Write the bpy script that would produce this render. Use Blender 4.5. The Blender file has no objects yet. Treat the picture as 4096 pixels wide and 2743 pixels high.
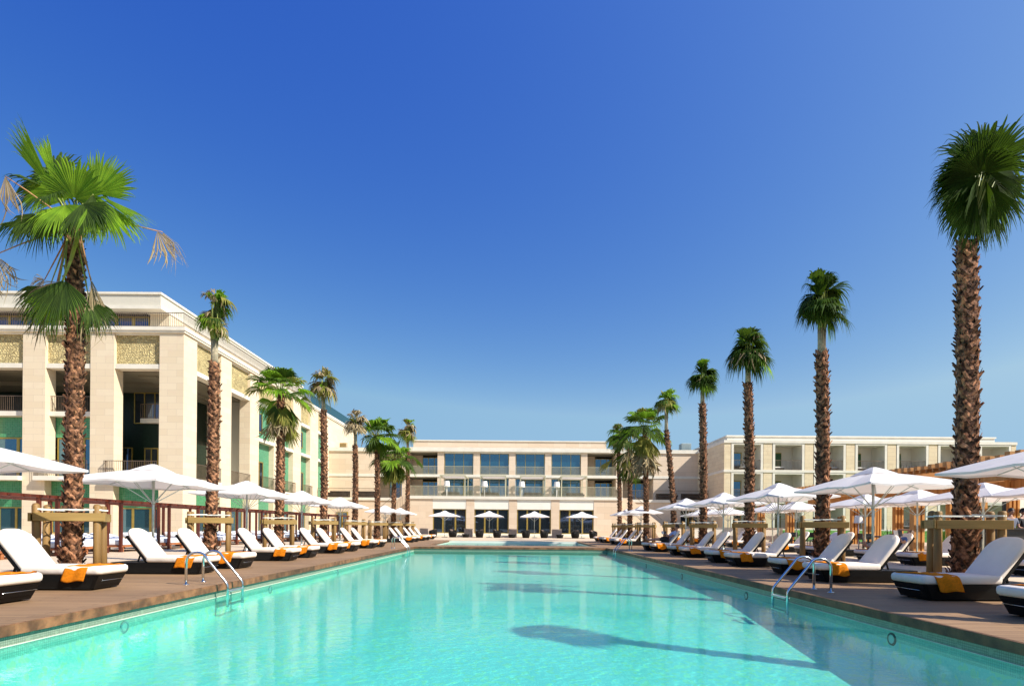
import bpy, bmesh, math, random
from mathutils import Vector, Matrix, noise
PI = math.pi
R = math.radians
scene = bpy.context.scene
COL = scene.collection

# ------------------------------------------------------------------ layout helpers (photograph is 4096 px wide)
F = 2300.0
def yh(px): return 2107 + .008*(px-2060)
def xof(px, Y): return (px-2060)*Y/F
def zof(px, py, Y): return 1 + (yh(px)-py)*Y/F

# ------------------------------------------------------------------ object helpers
def tag(o, label=None, cat=None, group=None, kind=None):
    if label: o['label'] = label
    if cat: o['category'] = cat
    if group: o['group'] = group
    if kind: o['kind'] = kind
    return o
def empty(name, loc=(0,0,0), rz=0, label=None, cat=None, group=None):
    o = bpy.data.objects.new(name, None); COL.objects.link(o)
    o.location = loc; o.rotation_euler = (0,0,rz); o.empty_display_size = .3
    return tag(o, label, cat, group)

class MB:
    def __init__(s): s.v=[]; s.f=[]; s.m=[]; s.sm=[]; s.c=0
    def add(s, vs, fs, m=0, smooth=False):
        b=len(s.v); s.v += [tuple(v) for v in vs]
        for f in fs: s.f.append([b+i for i in f]); s.m.append(m); s.sm.append(smooth)
    def box(s, x0,x1,y0,y1,z0,z1, m=0):
        if x0>x1: x0,x1=x1,x0
        if y0>y1: y0,y1=y1,y0
        if z0>z1: z0,z1=z1,z0
        s.add([(x0,y0,z0),(x1,y0,z0),(x1,y1,z0),(x0,y1,z0),(x0,y0,z1),(x1,y0,z1),(x1,y1,z1),(x0,y1,z1)],
              [(3,2,1,0),(4,5,6,7),(0,1,5,4),(1,2,6,5),(2,3,7,6),(3,0,4,7)], m)
    def obox(s, a, b, w, h, m=0, up=(0,0,1)):
        a=Vector(a); b=Vector(b); t=(b-a).normalized(); u=Vector(up)
        if abs(t.dot(u))>.98: u=Vector((1,0,0))
        sd=t.cross(u).normalized()*w/2; n=sd.cross(t).normalized()*h/2
        vs=[a-sd-n,a+sd-n,a+sd+n,a-sd+n,b-sd-n,b+sd-n,b+sd+n,b-sd+n]
        s.add(vs,[(0,1,2,3),(7,6,5,4),(0,4,5,1),(1,5,6,2),(2,6,7,3),(3,7,4,0)],m)
    def prism(s, pts, axis, a0, a1, m=0):
        n=len(pts)
        def P(p,a):
            return {'x':(a,p[0],p[1]),'y':(p[0],a,p[1]),'z':(p[0],p[1],a)}[axis]
        vs=[P(p,a0) for p in pts]+[P(p,a1) for p in pts]
        s.add(vs,[list(range(n))[::-1], list(range(n,2*n))]+[(i,(i+1)%n,n+(i+1)%n,n+i) for i in range(n)],m)
    def tube(s, pts, rad, m=0, n=8, cap=True, smooth=True):
        pts=[Vector(p) for p in pts]; k=len(pts)
        rr=rad if isinstance(rad,(list,tuple)) else [rad]*k
        b=len(s.v); prev=None
        for i,p in enumerate(pts):
            t=(pts[min(i+1,k-1)]-pts[max(i-1,0)]).normalized()
            if prev is None:
                u=Vector((0,0,1)) if abs(t.z)<.9 else Vector((1,0,0))
                a=t.cross(u).normalized()
            else:
                a=(prev-t*prev.dot(t)).normalized()
            prev=a; c=t.cross(a)
            for j in range(n):
                w=2*PI*j/n
                s.v.append(tuple(p+(a*math.cos(w)+c*math.sin(w))*rr[i]))
        for i in range(k-1):
            for j in range(n):
                s.f.append([b+i*n+j,b+i*n+(j+1)%n,b+(i+1)*n+(j+1)%n,b+(i+1)*n+j]); s.m.append(m); s.sm.append(smooth)
        if cap:
            s.f.append([b+j for j in range(n)][::-1]); s.m.append(m); s.sm.append(False)
            s.f.append([b+(k-1)*n+j for j in range(n)]); s.m.append(m); s.sm.append(False)
    def quad(s,a,b,c,d,m=0): s.add([a,b,c,d],[(0,1,2,3)],m)
    def build(s, name, mats, parent=None, world=False, bevel=0, bseg=2):
        me=bpy.data.meshes.new(name)
        vs=s.v
        if parent is not None and world:
            L=parent.location; vs=[(v[0]-L[0],v[1]-L[1],v[2]-L[2]) for v in vs]
        me.from_pydata(vs,[],s.f)
        if not isinstance(mats,(list,tuple)): mats=[mats]
        for x in mats: me.materials.append(x)
        me.polygons.foreach_set('material_index', s.m)
        me.polygons.foreach_set('use_smooth', s.sm)
        me.update()
        if bevel:
            bm=bmesh.new(); bm.from_mesh(me)
            bmesh.ops.bevel(bm, geom=[e for e in bm.edges if len(e.link_faces)==2 and e.calc_face_angle(0)>.5],
                            offset=bevel, segments=bseg, affect='EDGES', profile=.5, clamp_overlap=True)
            if bseg>1:
                for f in bm.faces: f.smooth=True
            bm.to_mesh(me); bm.free()
        o=bpy.data.objects.new(name, me); COL.objects.link(o)
        if parent is not None: o.parent=parent
        return o

def copy_tree(o, kids, parent=None):
    c=o.copy(); COL.objects.link(c)
    if parent: c.parent=parent
    for ch in kids.get(o.name, []): copy_tree(ch, kids, c)
    return c
def kids_of(root):
    d={}
    def rec(o):
        d[o.name]=[x for x in ALLK.get(o.name,[])]
        for x in d[o.name]: rec(x)
    ALLK={}
    for x in bpy.data.objects:
        if x.parent: ALLK.setdefault(x.parent.name,[]).append(x)
    rec(root)
    return d
def place(root, kids, used, loc, rz=0, label=None, sc=None):
    o = root if not used else copy_tree(root, kids)
    used.append(1)
    o.location=loc; o.rotation_euler=(0,0,rz)
    if sc: o.scale=sc
    if label: o['label']=label
    return o

# ------------------------------------------------------------------ materials
MATS={}
class NT:
    def __init__(s, name):
        s.mat=bpy.data.materials.new(name); s.mat.use_nodes=True
        s.t=s.mat.node_tree; s.t.nodes.clear()
        s.out=s.n('ShaderNodeOutputMaterial')
    def n(s, typ, **kw):
        nd=s.t.nodes.new(typ)
        for k,v in kw.items():
            if k in ('loc',): continue
            setattr(nd,k,v)
        return nd
    def l(s,a,b): s.t.links.new(a,b)
    def val(s, sock, v):
        sock.default_value=v
def rgba(c): return (c[0],c[1],c[2],1)

def noisy(name, base, var=.15, scale=3, rough=.7, metal=0, bump=0, bscale=40, spec=.5, island=0, col2=None, detail=4, sheen=0, coord='Object', rc=(.35,.65)):
    """principled material whose colour wanders a little"""
    N=NT(name); P=N.n('ShaderNodeBsdfPrincipled'); N.l(P.outputs[0],N.out.inputs[0])
    tc=N.n('ShaderNodeTexCoord'); no=N.n('ShaderNodeTexNoise'); no.inputs['Scale'].default_value=scale; no.inputs['Detail'].default_value=detail
    N.l(tc.outputs[coord],no.inputs['Vector'])
    ramp=N.n('ShaderNodeValToRGB'); e=ramp.color_ramp.elements
    a=[max(0,c*(1-var)) for c in base]; b=col2 if col2 else [min(1,c*(1+var)) for c in base]
    e[0].position=rc[0]; e[0].color=rgba(a); e[1].position=rc[1]; e[1].color=rgba(b)
    N.l(no.outputs['Fac'],ramp.inputs[0]); cur=ramp.outputs[0]
    if island:
        g=N.n('ShaderNodeNewGeometry'); mr=N.n('ShaderNodeMapRange')
        mr.inputs['To Min'].default_value=1-island; mr.inputs['To Max'].default_value=1+island
        N.l(g.outputs['Random Per Island'],mr.inputs[0])
        vm=N.n('ShaderNodeVectorMath',operation='SCALE'); N.l(cur,vm.inputs[0]); N.l(mr.outputs[0],vm.inputs['Scale']); cur=vm.outputs[0]
    N.l(cur,P.inputs['Base Color'])
    P.inputs['Roughness'].default_value=rough; P.inputs['Metallic'].default_value=metal
    P.inputs['Specular IOR Level'].default_value=spec
    if bump:
        n2=N.n('ShaderNodeTexNoise'); n2.inputs['Scale'].default_value=bscale; n2.inputs['Detail'].default_value=3
        N.l(tc.outputs[coord],n2.inputs['Vector'])
        bp=N.n('ShaderNodeBump'); bp.inputs['Strength'].default_value=bump; bp.inputs['Distance'].default_value=.02
        N.l(n2.outputs['Fac'],bp.inputs['Height']); N.l(bp.outputs[0],P.inputs['Normal'])
    N.P=P; N.cur=cur; N.tc=tc
    MATS[name]=N.mat
    return N.mat

def wall_uv(N, world=True):
    """(along wall, height) coordinates picked by the face's direction"""
    g=N.n('ShaderNodeNewGeometry'); sp=N.n('ShaderNodeSeparateXYZ'); N.l(g.outputs['Position'],sp.inputs[0])
    sn=N.n('ShaderNodeSeparateXYZ'); N.l(g.outputs['True Normal'],sn.inputs[0])
    ab=N.n('ShaderNodeMath',operation='ABSOLUTE'); N.l(sn.outputs[0],ab.inputs[0])
    gt=N.n('ShaderNodeMath',operation='GREATER_THAN'); gt.inputs[1].default_value=.5; N.l(ab.outputs[0],gt.inputs[0])
    az=N.n('ShaderNodeMath',operation='ABSOLUTE'); N.l(sn.outputs[2],az.inputs[0])
    gz=N.n('ShaderNodeMath',operation='GREATER_THAN'); gz.inputs[1].default_value=.7; N.l(az.outputs[0],gz.inputs[0])
    mu=N.n('ShaderNodeMix'); N.l(gt.outputs[0],mu.inputs[0]); N.l(sp.outputs[0],mu.inputs[2]); N.l(sp.outputs[1],mu.inputs[3])
    mv=N.n('ShaderNodeMix'); N.l(gz.outputs[0],mv.inputs[0]); N.l(sp.outputs[2],mv.inputs[2]); N.l(sp.outputs[1],mv.inputs[3])
    cb=N.n('ShaderNodeCombineXYZ'); N.l(mu.outputs[0],cb.inputs[0]); N.l(mv.outputs[0],cb.inputs[1])
    return cb.outputs[0]

def bricky(name, c1, c2, mortar, bw, bh, msize, offset=.5, rough=.8, bump=.3, vein=None, spec=.3, stain=.0, bias=0.0):
    N=NT(name); P=N.n('ShaderNodeBsdfPrincipled'); N.l(P.outputs[0],N.out.inputs[0])
    uv=wall_uv(N)
    br=N.n('ShaderNodeTexBrick'); br.offset=offset; br.squash=1
    br.inputs['Color1'].default_value=rgba(c1); br.inputs['Color2'].default_value=rgba(c2); br.inputs['Mortar'].default_value=rgba(mortar)
    br.inputs['Scale'].default_value=1; br.inputs['Mortar Size'].default_value=msize; br.inputs['Brick Width'].default_value=bw; br.inputs['Row Height'].default_value=bh
    br.inputs['Mortar Smooth'].default_value=.1; br.inputs['Bias'].default_value=bias
    N.l(uv,br.inputs['Vector']); cur=br.outputs['Color']
    if vein:
        no=N.n('ShaderNodeTexNoise'); no.inputs['Scale'].default_value=1.3; no.inputs['Detail'].default_value=6; no.inputs['Distortion'].default_value=1.2
        g=N.n('ShaderNodeNewGeometry'); N.l(g.outputs['Position'],no.inputs['Vector'])
        mr=N.n('ShaderNodeMapRange'); mr.inputs['From Min'].default_value=.5; mr.inputs['From Max'].default_value=.75; mr.inputs['To Max'].default_value=.55
        N.l(no.outputs['Fac'],mr.inputs[0])
        mx=N.n('ShaderNodeMix',data_type='RGBA'); N.l(mr.outputs[0],mx.inputs[0]); N.l(cur,mx.inputs[6]); mx.inputs[7].default_value=rgba(vein); cur=mx.outputs[2]
    N.l(cur,P.inputs['Base Color']); P.inputs['Roughness'].default_value=rough; P.inputs['Specular IOR Level'].default_value=spec
    if bump:
        bp=N.n('ShaderNodeBump'); bp.inputs['Strength'].default_value=bump; bp.inputs['Distance'].default_value=.01; bp.invert=True
        N.l(br.outputs['Fac'],bp.inputs['Height']); N.l(bp.outputs[0],P.inputs['Normal'])
    MATS[name]=N.mat
    return N.mat

stone  = bricky('limestone', (.73,.62,.45),(.68,.56,.39),(.50,.41,.31),1.15,.42,.006,vein=(.68,.54,.40))
stoneC = bricky('peach_limestone', (.73,.59,.44),(.67,.52,.37),(.48,.39,.29),1.5,.62,.007,vein=(.66,.50,.36))
stoneR = bricky('yellow_limestone', (.76,.63,.42),(.70,.56,.36),(.42,.34,.23),1.2,.40,.006,vein=(.58,.44,.28))
smooth = noisy('smooth_stone',(.74,.69,.58),.05,1.5,.7,spec=.3)
white  = noisy('white_render',(.72,.70,.62),.03,1.0,.8,spec=.2)
panelw = noisy('blind_box',(.82,.79,.69),.03,1.0,.6,spec=.3)
gtile  = bricky('green_glazed_tile',(.022,.20,.075),(.055,.29,.125),(.15,.29,.18),.115,.115,.008,offset=0,rough=.22,bump=.4,spec=.6)
gtile2 = bricky('pale_green_brick',(.045,.23,.115),(.08,.30,.16),(.15,.32,.21),.26,.085,.006,offset=.5,rough=.3,bump=.4,spec=.5)
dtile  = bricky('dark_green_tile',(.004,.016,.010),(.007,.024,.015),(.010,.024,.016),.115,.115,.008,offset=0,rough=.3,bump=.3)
gold   = noisy('bronze_window_frame',(.42,.30,.07),.12,4,.38,metal=.55)
bronze = noisy('bronze_rail',(.22,.15,.10),.15,4,.45,metal=.6)
olive  = noisy('champagne_metal',(.52,.48,.32),.06,4,.45,metal=.3)
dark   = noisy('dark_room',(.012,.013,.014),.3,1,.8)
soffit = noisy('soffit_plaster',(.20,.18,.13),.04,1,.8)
wickerB= None
def relief_mat():
    N=NT('carved_sandstone'); P=N.n('ShaderNodeBsdfPrincipled'); N.l(P.outputs[0],N.out.inputs[0])
    uv=wall_uv(N)
    mp=N.n('ShaderNodeMapping'); mp.inputs['Scale'].default_value=(1,2.1,1); N.l(uv,mp.inputs[0])
    no=N.n('ShaderNodeTexNoise'); no.inputs['Scale'].default_value=1.6; no.inputs['Detail'].default_value=2
    N.l(mp.outputs[0],no.inputs['Vector'])
    ad=N.n('ShaderNodeVectorMath',operation='ADD'); N.l(mp.outputs[0],ad.inputs[0]); N.l(no.outputs['Color'],ad.inputs[1])
    vo=N.n('ShaderNodeTexVoronoi',feature='DISTANCE_TO_EDGE'); vo.inputs['Scale'].default_value=3.4; N.l(ad.outputs[0],vo.inputs['Vector'])
    mr=N.n('ShaderNodeMapRange'); mr.inputs['From Max'].default_value=.09; N.l(vo.outputs['Distance'],mr.inputs[0])
    wv=N.n('ShaderNodeTexWave'); wv.inputs['Scale'].default_value=1.8; wv.inputs['Distortion'].default_value=14; wv.inputs['Detail'].default_value=2; wv.inputs['Detail Scale'].default_value=1.2
    N.l(mp.outputs[0],wv.inputs['Vector'])
    br=N.n('ShaderNodeTexBrick'); br.inputs['Scale'].default_value=1; br.inputs['Brick Width'].default_value=.36; br.inputs['Row Height'].default_value=.17; br.inputs['Mortar Size'].default_value=.02
    N.l(uv,br.inputs['Vector'])
    sel=N.n('ShaderNodeTexNoise'); sel.inputs['Scale'].default_value=.8; N.l(uv,sel.inputs['Vector'])
    st=N.n('ShaderNodeMath',operation='GREATER_THAN'); st.inputs[1].default_value=.52; N.l(sel.outputs['Fac'],st.inputs[0])
    inv=N.n('ShaderNodeMath',operation='SUBTRACT'); inv.inputs[0].default_value=1; N.l(br.outputs['Fac'],inv.inputs[1])
    m1=N.n('ShaderNodeMix'); N.l(st.outputs[0],m1.inputs[0]); N.l(mr.outputs[0],m1.inputs[2]); N.l(inv.outputs[0],m1.inputs[3])
    m2=N.n('ShaderNodeMath',operation='MULTIPLY_ADD'); N.l(wv.outputs['Fac'],m2.inputs[0]); m2.inputs[1].default_value=.6; N.l(m1.outputs[0],m2.inputs[2])
    bp=N.n('ShaderNodeBump'); bp.inputs['Strength'].default_value=1; bp.inputs['Distance'].default_value=.12; N.l(m2.outputs[0],bp.inputs['Height'])
    N.l(bp.outputs[0],P.inputs['Normal'])
    P.inputs['Base Color'].default_value=(.68,.55,.26,1); P.inputs['Roughness'].default_value=.85
    return N.mat
relief=relief_mat()

def glassy(name, base, refl=.25, tint=(.75,.85,1)):
    N=NT(name)
    d=N.n('ShaderNodeBsdfPrincipled'); d.inputs['Base Color'].default_value=rgba(base); d.inputs['Roughness'].default_value=.2
    g=N.n('ShaderNodeBsdfGlossy'); g.inputs['Color'].default_value=rgba(tint); g.inputs['Roughness'].default_value=.0
    fr=N.n('ShaderNodeFresnel'); fr.inputs['IOR'].default_value=1.5
    ma=N.n('ShaderNodeMath',operation='MAXIMUM'); ma.inputs[1].default_value=refl; N.l(fr.outputs[0],ma.inputs[0])
    tc=N.n('ShaderNodeNewGeometry'); no=N.n('ShaderNodeTexNoise'); no.inputs['Scale'].default_value=.35; N.l(tc.outputs['Position'],no.inputs['Vector'])
    bp=N.n('ShaderNodeBump'); bp.inputs['Strength'].default_value=.15; bp.inputs['Distance'].default_value=.02; N.l(no.outputs['Fac'],bp.inputs['Height']); N.l(bp.outputs[0],g.inputs['Normal'])
    mx=N.n('ShaderNodeMixShader'); N.l(ma.outputs[0],mx.inputs[0]); N.l(d.outputs[0],mx.inputs[1]); N.l(g.outputs[0],mx.inputs[2]); N.l(mx.outputs[0],N.out.inputs[0])
    return N.mat
glass  = glassy('window_glass',(.015,.06,.085),.24,(.28,.55,.80))
glassD = glassy('dark_glass',(.004,.008,.012),.16,(.4,.6,1))
def clearglass():
    N=NT('balustrade_glass'); t=N.n('ShaderNodeBsdfTransparent'); t.inputs[0].default_value=(.45,.58,.55,1)
    g=N.n('ShaderNodeBsdfGlossy'); g.inputs['Roughness'].default_value=.02
    mx=N.n('ShaderNodeMixShader'); mx.inputs[0].default_value=.12; N.l(t.outputs[0],mx.inputs[1]); N.l(g.outputs[0],mx.inputs[2]); N.l(mx.outputs[0],N.out.inputs[0])
    return N.mat
bglass=clearglass()

def planks(name, cols, axis, pw, length, rough=.65, gap=.004, grain=1.0, bump=.5):
    """boards laid side by side along axis 'x' (boards run along x, repeat in y)"""
    N=NT(name); P=N.n('ShaderNodeBsdfPrincipled'); N.l(P.outputs[0],N.out.inputs[0])
    g=N.n('ShaderNodeNewGeometry'); mp=N.n('ShaderNodeMapping')
    N.l(g.outputs['Position'],mp.inputs[0])
    if axis=='y': mp.inputs['Rotation'].default_value=(0,0,PI/2)
    br=N.n('ShaderNodeTexBrick'); br.offset=.37; br.inputs['Scale'].default_value=1
    br.inputs['Brick Width'].default_value=length; br.inputs['Row Height'].default_value=pw; br.inputs['Mortar Size'].default_value=gap; br.inputs['Mortar Smooth'].default_value=.2
    br.inputs['Color1'].default_value=rgba(cols[0]); br.inputs['Color2'].default_value=rgba(cols[1]); br.inputs['Mortar'].default_value=rgba(cols[2])
    N.l(mp.outputs[0],br.inputs['Vector'])
    m2=N.n('ShaderNodeMapping'); m2.inputs['Scale'].default_value=(1.2,45,45); N.l(mp.outputs[0],m2.inputs[0])
    no=N.n('ShaderNodeTexNoise'); no.inputs['Scale'].default_value=1; no.inputs['Detail'].default_value=4; no.inputs['Distortion'].default_value=.6; N.l(m2.outputs[0],no.inputs['Vector'])
    n3=N.n('ShaderNodeTexNoise'); n3.inputs['Scale'].default_value=.7; n3.inputs['Detail'].default_value=5; N.l(g.outputs['Position'],n3.inputs['Vector'])
    mr=N.n('ShaderNodeMapRange'); mr.inputs['From Min'].default_value=.25; mr.inputs['From Max'].default_value=.75; mr.inputs['To Min'].default_value=1-.4*grain; mr.inputs['To Max'].default_value=1+.35*grain; N.l(no.outputs['Fac'],mr.inputs[0])
    mr3=N.n('ShaderNodeMapRange'); mr3.inputs['From Min'].default_value=.3; mr3.inputs['From Max'].default_value=.7; mr3.inputs['To Min'].default_value=.85; mr3.inputs['To Max'].default_value=1.15; N.l(n3.outputs['Fac'],mr3.inputs[0])
    mm=N.n('ShaderNodeMath',operation='MULTIPLY'); N.l(mr.outputs[0],mm.inputs[0]); N.l(mr3.outputs[0],mm.inputs[1])
    vm=N.n('ShaderNodeVectorMath',operation='SCALE'); N.l(br.outputs['Color'],vm.inputs[0]); N.l(mm.outputs[0],vm.inputs['Scale'])
    N.l(vm.outputs[0],P.inputs['Base Color']); P.inputs['Roughness'].default_value=rough; P.inputs['Specular IOR Level'].default_value=.3
    bp=N.n('ShaderNodeBump'); bp.inputs['Strength'].default_value=bump; bp.inputs['Distance'].default_value=.006; bp.invert=True
    N.l(br.outputs['Fac'],bp.inputs['Height']); N.l(bp.outputs[0],P.inputs['Normal'])
    return N.mat
deckwood = planks('weathered_decking',((.31,.19,.10),(.25,.15,.08),(.11,.065,.038)),'x',.12,2.6,gap=.006,grain=.5)
fascia   = planks('deck_edge_board',((.30,.12,.045),(.17,.075,.04),(.05,.03,.02)),'y',.4,1.7,gap=.004,grain=1.0,bump=.2)
paving   = bricky('cream_paving',(.62,.48,.33),(.56,.43,.30),(.38,.30,.22),1.2,.6,.008,offset=.5,rough=.8,bump=.2,vein=(.58,.44,.30))

def wood(name, c1, c2, scale=8, rough=.6, axis='z', stretch=.08):
    N=NT(name); P=N.n('ShaderNodeBsdfPrincipled'); N.l(P.outputs[0],N.out.inputs[0])
    tc=N.n('ShaderNodeTexCoord'); mp=N.n('ShaderNodeMapping')
    sc={'z':(1,1,stretch),'x':(stretch,1,1),'y':(1,stretch,1)}[axis]
    mp.inputs['Scale'].default_value=sc; N.l(tc.outputs['Object'],mp.inputs[0])
    no=N.n('ShaderNodeTexNoise'); no.inputs['Scale'].default_value=scale; no.inputs['Detail'].default_value=5; no.inputs['Distortion'].default_value=.5; N.l(mp.outputs[0],no.inputs['Vector'])
    rp=N.n('ShaderNodeValToRGB'); rp.color_ramp.elements[0].position=.3; rp.color_ramp.elements[0].color=rgba(c1); rp.color_ramp.elements[1].position=.7; rp.color_ramp.elements[1].color=rgba(c2)
    N.l(no.outputs['Fac'],rp.inputs[0])
    g=N.n('ShaderNodeNewGeometry'); mr=N.n('ShaderNodeMapRange'); mr.inputs['To Min'].default_value=.8; mr.inputs['To Max'].default_value=1.2; N.l(g.outputs['Random Per Island'],mr.inputs[0])
    vm=N.n('ShaderNodeVectorMath',operation='SCALE'); N.l(rp.outputs[0],vm.inputs[0]); N.l(mr.outputs[0],vm.inputs['Scale'])
    N.l(vm.outputs[0],P.inputs['Base Color']); P.inputs['Roughness'].default_value=rough
    bp=N.n('ShaderNodeBump'); bp.inputs['Strength'].default_value=.3; bp.inputs['Distance'].default_value=.01; N.l(no.outputs['Fac'],bp.inputs['Height']); N.l(bp.outputs[0],P.inputs['Normal'])
    return N.mat
pinepost = wood('treated_pine',(.15,.08,.022),(.32,.185,.055),9,.6,'z')
pinebeam = wood('treated_pine_beam',(.18,.115,.03),(.34,.22,.07),9,.6,'x')
redwood  = wood('oiled_red_wood',(.05,.010,.006),(.14,.03,.014),9,.4,'z')
teak     = wood('teak_platform',(.20,.06,.02),(.42,.16,.06),7,.5,'x')
glulam   = wood('orange_larch',(.42,.17,.035),(.66,.33,.09),5,.55,'z')
glulamx  = wood('orange_larch_beam',(.34,.14,.035),(.54,.27,.085),5,.55,'x')

def wicker(name, c1, c2, s=.018):
    N=NT(name); P=N.n('ShaderNodeBsdfPrincipled'); N.l(P.outputs[0],N.out.inputs[0])
    uv=wall_uv(N)
    br=N.n('ShaderNodeTexBrick'); br.inputs['Scale'].default_value=1; br.inputs['Brick Width'].default_value=s*1.6; br.inputs['Row Height'].default_value=s; br.inputs['Mortar Size'].default_value=s*.22; br.offset=.5
    br.inputs['Color1'].default_value=rgba(c1); br.inputs['Color2'].default_value=rgba(c2); br.inputs['Mortar'].default_value=(0.001,0.001,0.001,1)
    N.l(uv,br.inputs['Vector']); N.l(br.outputs['Color'],P.inputs['Base Color'])
    P.inputs['Roughness'].default_value=.45; P.inputs['Specular IOR Level'].default_value=.22
    bp=N.n('ShaderNodeBump'); bp.inputs['Strength'].default_value=.9; bp.inputs['Distance'].default_value=.006; bp.invert=True
    N.l(br.outputs['Fac'],bp.inputs['Height']); N.l(bp.outputs[0],P.inputs['Normal'])
    return N.mat
wickerB=wicker('black_wicker',(.0035,.003,.003),(.008,.007,.006))
cushion=noisy('white_canvas_cushion',(.84,.75,.65),.03,4,.85,bump=.45,bscale=6,spec=.2)
sheet  =noisy('white_daybed_cover',(.82,.83,.84),.03,3,.85,bump=.4,bscale=5,spec=.2)
towelm =noisy('orange_terry_towel',(.82,.25,.012),.12,30,.95,bump=.9,bscale=160,spec=.1)
canvas =noisy('white_parasol_canvas',(.84,.82,.80),.02,3,.8,spec=.2)
def translucent_canvas():
    N=NT('parasol_canvas'); d=N.n('ShaderNodeBsdfDiffuse'); t=N.n('ShaderNodeBsdfTranslucent')
    tc=N.n('ShaderNodeTexCoord'); no=N.n('ShaderNodeTexNoise'); no.inputs['Scale'].default_value=2.2; no.inputs['Detail'].default_value=3; N.l(tc.outputs['Object'],no.inputs['Vector'])
    bp=N.n('ShaderNodeBump'); bp.inputs['Strength'].default_value=.15; bp.inputs['Distance'].default_value=.05; N.l(no.outputs['Fac'],bp.inputs['Height'])
    N.l(bp.outputs[0],d.inputs['Normal'])
    d.inputs[0].default_value=(.84,.82,.80,1); t.inputs[0].default_value=(.85,.74,.68,1)
    mx=N.n('ShaderNodeMixShader'); mx.inputs[0].default_value=.28; N.l(d.outputs[0],mx.inputs[1]); N.l(t.outputs[0],mx.inputs[2]); N.l(mx.outputs[0],N.out.inputs[0])
    return N.mat
canvas=translucent_canvas()
steel  =noisy('galvanised_steel',(.50,.56,.54),.1,12,.35,metal=.8)
chrome =noisy('polished_steel',(.68,.72,.72),.04,12,.16,metal=1)
plasticW=noisy('white_strap',(.78,.78,.70),.05,9,.5)
tablem =noisy('olive_grey_table',(.13,.12,.075),.1,5,.45)
blackm =noisy('black_metal',(.012,.012,.012),.2,5,.45)
skin   =noisy('skin',(.45,.24,.16),.08,8,.55)
hairm  =noisy('dark_hair',(.02,.014,.01),.3,20,.6)
lampw  =noisy('white_lamp_shade',(.82,.80,.74),.03,3,.6)

# palm materials
def leafmat(name, c1, c2, tr, rough=.6, dead=False):
    N=NT(name); P=N.n('ShaderNodeBsdfPrincipled'); T=N.n('ShaderNodeBsdfTranslucent')
    g=N.n('ShaderNodeNewGeometry'); mx=N.n('ShaderNodeMix',data_type='RGBA'); N.l(g.outputs['Random Per Island'],mx.inputs[0]); mx.inputs[6].default_value=rgba(c1); mx.inputs[7].default_value=rgba(c2)
    tc=N.n('ShaderNodeTexCoord'); no=N.n('ShaderNodeTexNoise'); no.inputs['Scale'].default_value=2.5; N.l(tc.outputs['Object'],no.inputs['Vector'])
    mr=N.n('ShaderNodeMapRange'); mr.inputs['From Min'].default_value=.3; mr.inputs['From Max'].default_value=.7; mr.inputs['To Min'].default_value=.65; mr.inputs['To Max'].default_value=1.35; N.l(no.outputs['Fac'],mr.inputs[0])
    vm=N.n('ShaderNodeVectorMath',operation='SCALE'); N.l(mx.outputs[2],vm.inputs[0]); N.l(mr.outputs[0],vm.inputs['Scale'])
    N.l(vm.outputs[0],P.inputs['Base Color']); P.inputs['Roughness'].default_value=rough; P.inputs['Specular IOR Level'].default_value=.15
    T.inputs[0].default_value=rgba(tr)
    ms=N.n('ShaderNodeMixShader'); ms.inputs[0].default_value=.15 if dead else .34; N.l(P.outputs[0],ms.inputs[1]); N.l(T.outputs[0],ms.inputs[2]); N.l(ms.outputs[0],N.out.inputs[0])
    return N.mat
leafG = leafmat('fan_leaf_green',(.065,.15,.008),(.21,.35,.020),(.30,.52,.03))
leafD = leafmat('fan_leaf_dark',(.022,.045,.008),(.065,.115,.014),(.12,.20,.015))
leafY = leafmat('fan_leaf_yellowing',(.15,.17,.03),(.30,.26,.06),(.3,.3,.05))
leafB = leafmat('fan_leaf_dry',(.20,.145,.075),(.42,.33,.19),(.25,.19,.1),.8,True)
petio = noisy('petiole',(.22,.26,.04),.25,6,.5,island=.3)
petioB= noisy('dry_petiole',(.38,.20,.08),.3,8,.7,island=.3)
neckm = noisy('bound_leaf_stems',(.42,.35,.24),.2,14,.75,bump=.6,bscale=30,island=.25)
fibre = noisy('trunk_fibre',(.045,.028,.018),.5,16,.95,spec=.08,bump=1,bscale=50,col2=(.16,.10,.06))
boot  = noisy('palm_leaf_base',(.065,.030,.020),.45,10,.7,spec=.15,island=.65,col2=(.37,.175,.09),bump=.5,bscale=35)
leafE = leafmat('fan_leaf_shaded_green',(.012,.028,.005),(.04,.075,.010),(.07,.13,.01))  # darkened leaf green: shade inside the right crowns put into the colour
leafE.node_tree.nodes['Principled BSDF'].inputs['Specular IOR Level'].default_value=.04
yucca = leafmat('yucca_leaf',(.06,.14,.03),(.12,.26,.05),(.15,.3,.04))
# ------------------------------------------------------------------ camera, sun, sky
cam_d=bpy.data.cameras.new('camera'); cam=bpy.data.objects.new('camera',cam_d); COL.objects.link(cam)
cam_d.sensor_width=36; cam_d.lens=F/4096*36; cam_d.shift_x=-12/4096; cam_d.shift_y=735.5/4096
cam_d.clip_start=.05; cam_d.clip_end=6000
cam.matrix_world=Matrix.Translation((0,0,1))@Matrix.Rotation(PI/2,4,'X')@Matrix.Rotation(.008,4,'Z')
scene.camera=cam
EL=R(41); AZ=R(26)
S=Vector((math.cos(AZ)*math.cos(EL),-math.sin(AZ)*math.cos(EL),math.sin(EL)))
ld=bpy.data.lights.new('sun','SUN'); sun=bpy.data.objects.new('sun',ld); COL.objects.link(sun)
ld.energy=4.6; ld.angle=R(.5); ld.color=(1,.94,.845)
sun.rotation_euler=S.to_track_quat('Z','Y').to_euler(); sun.location=(20,-10,30)
w=bpy.data.worlds.new('World'); scene.world=w; w.use_nodes=True
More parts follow.
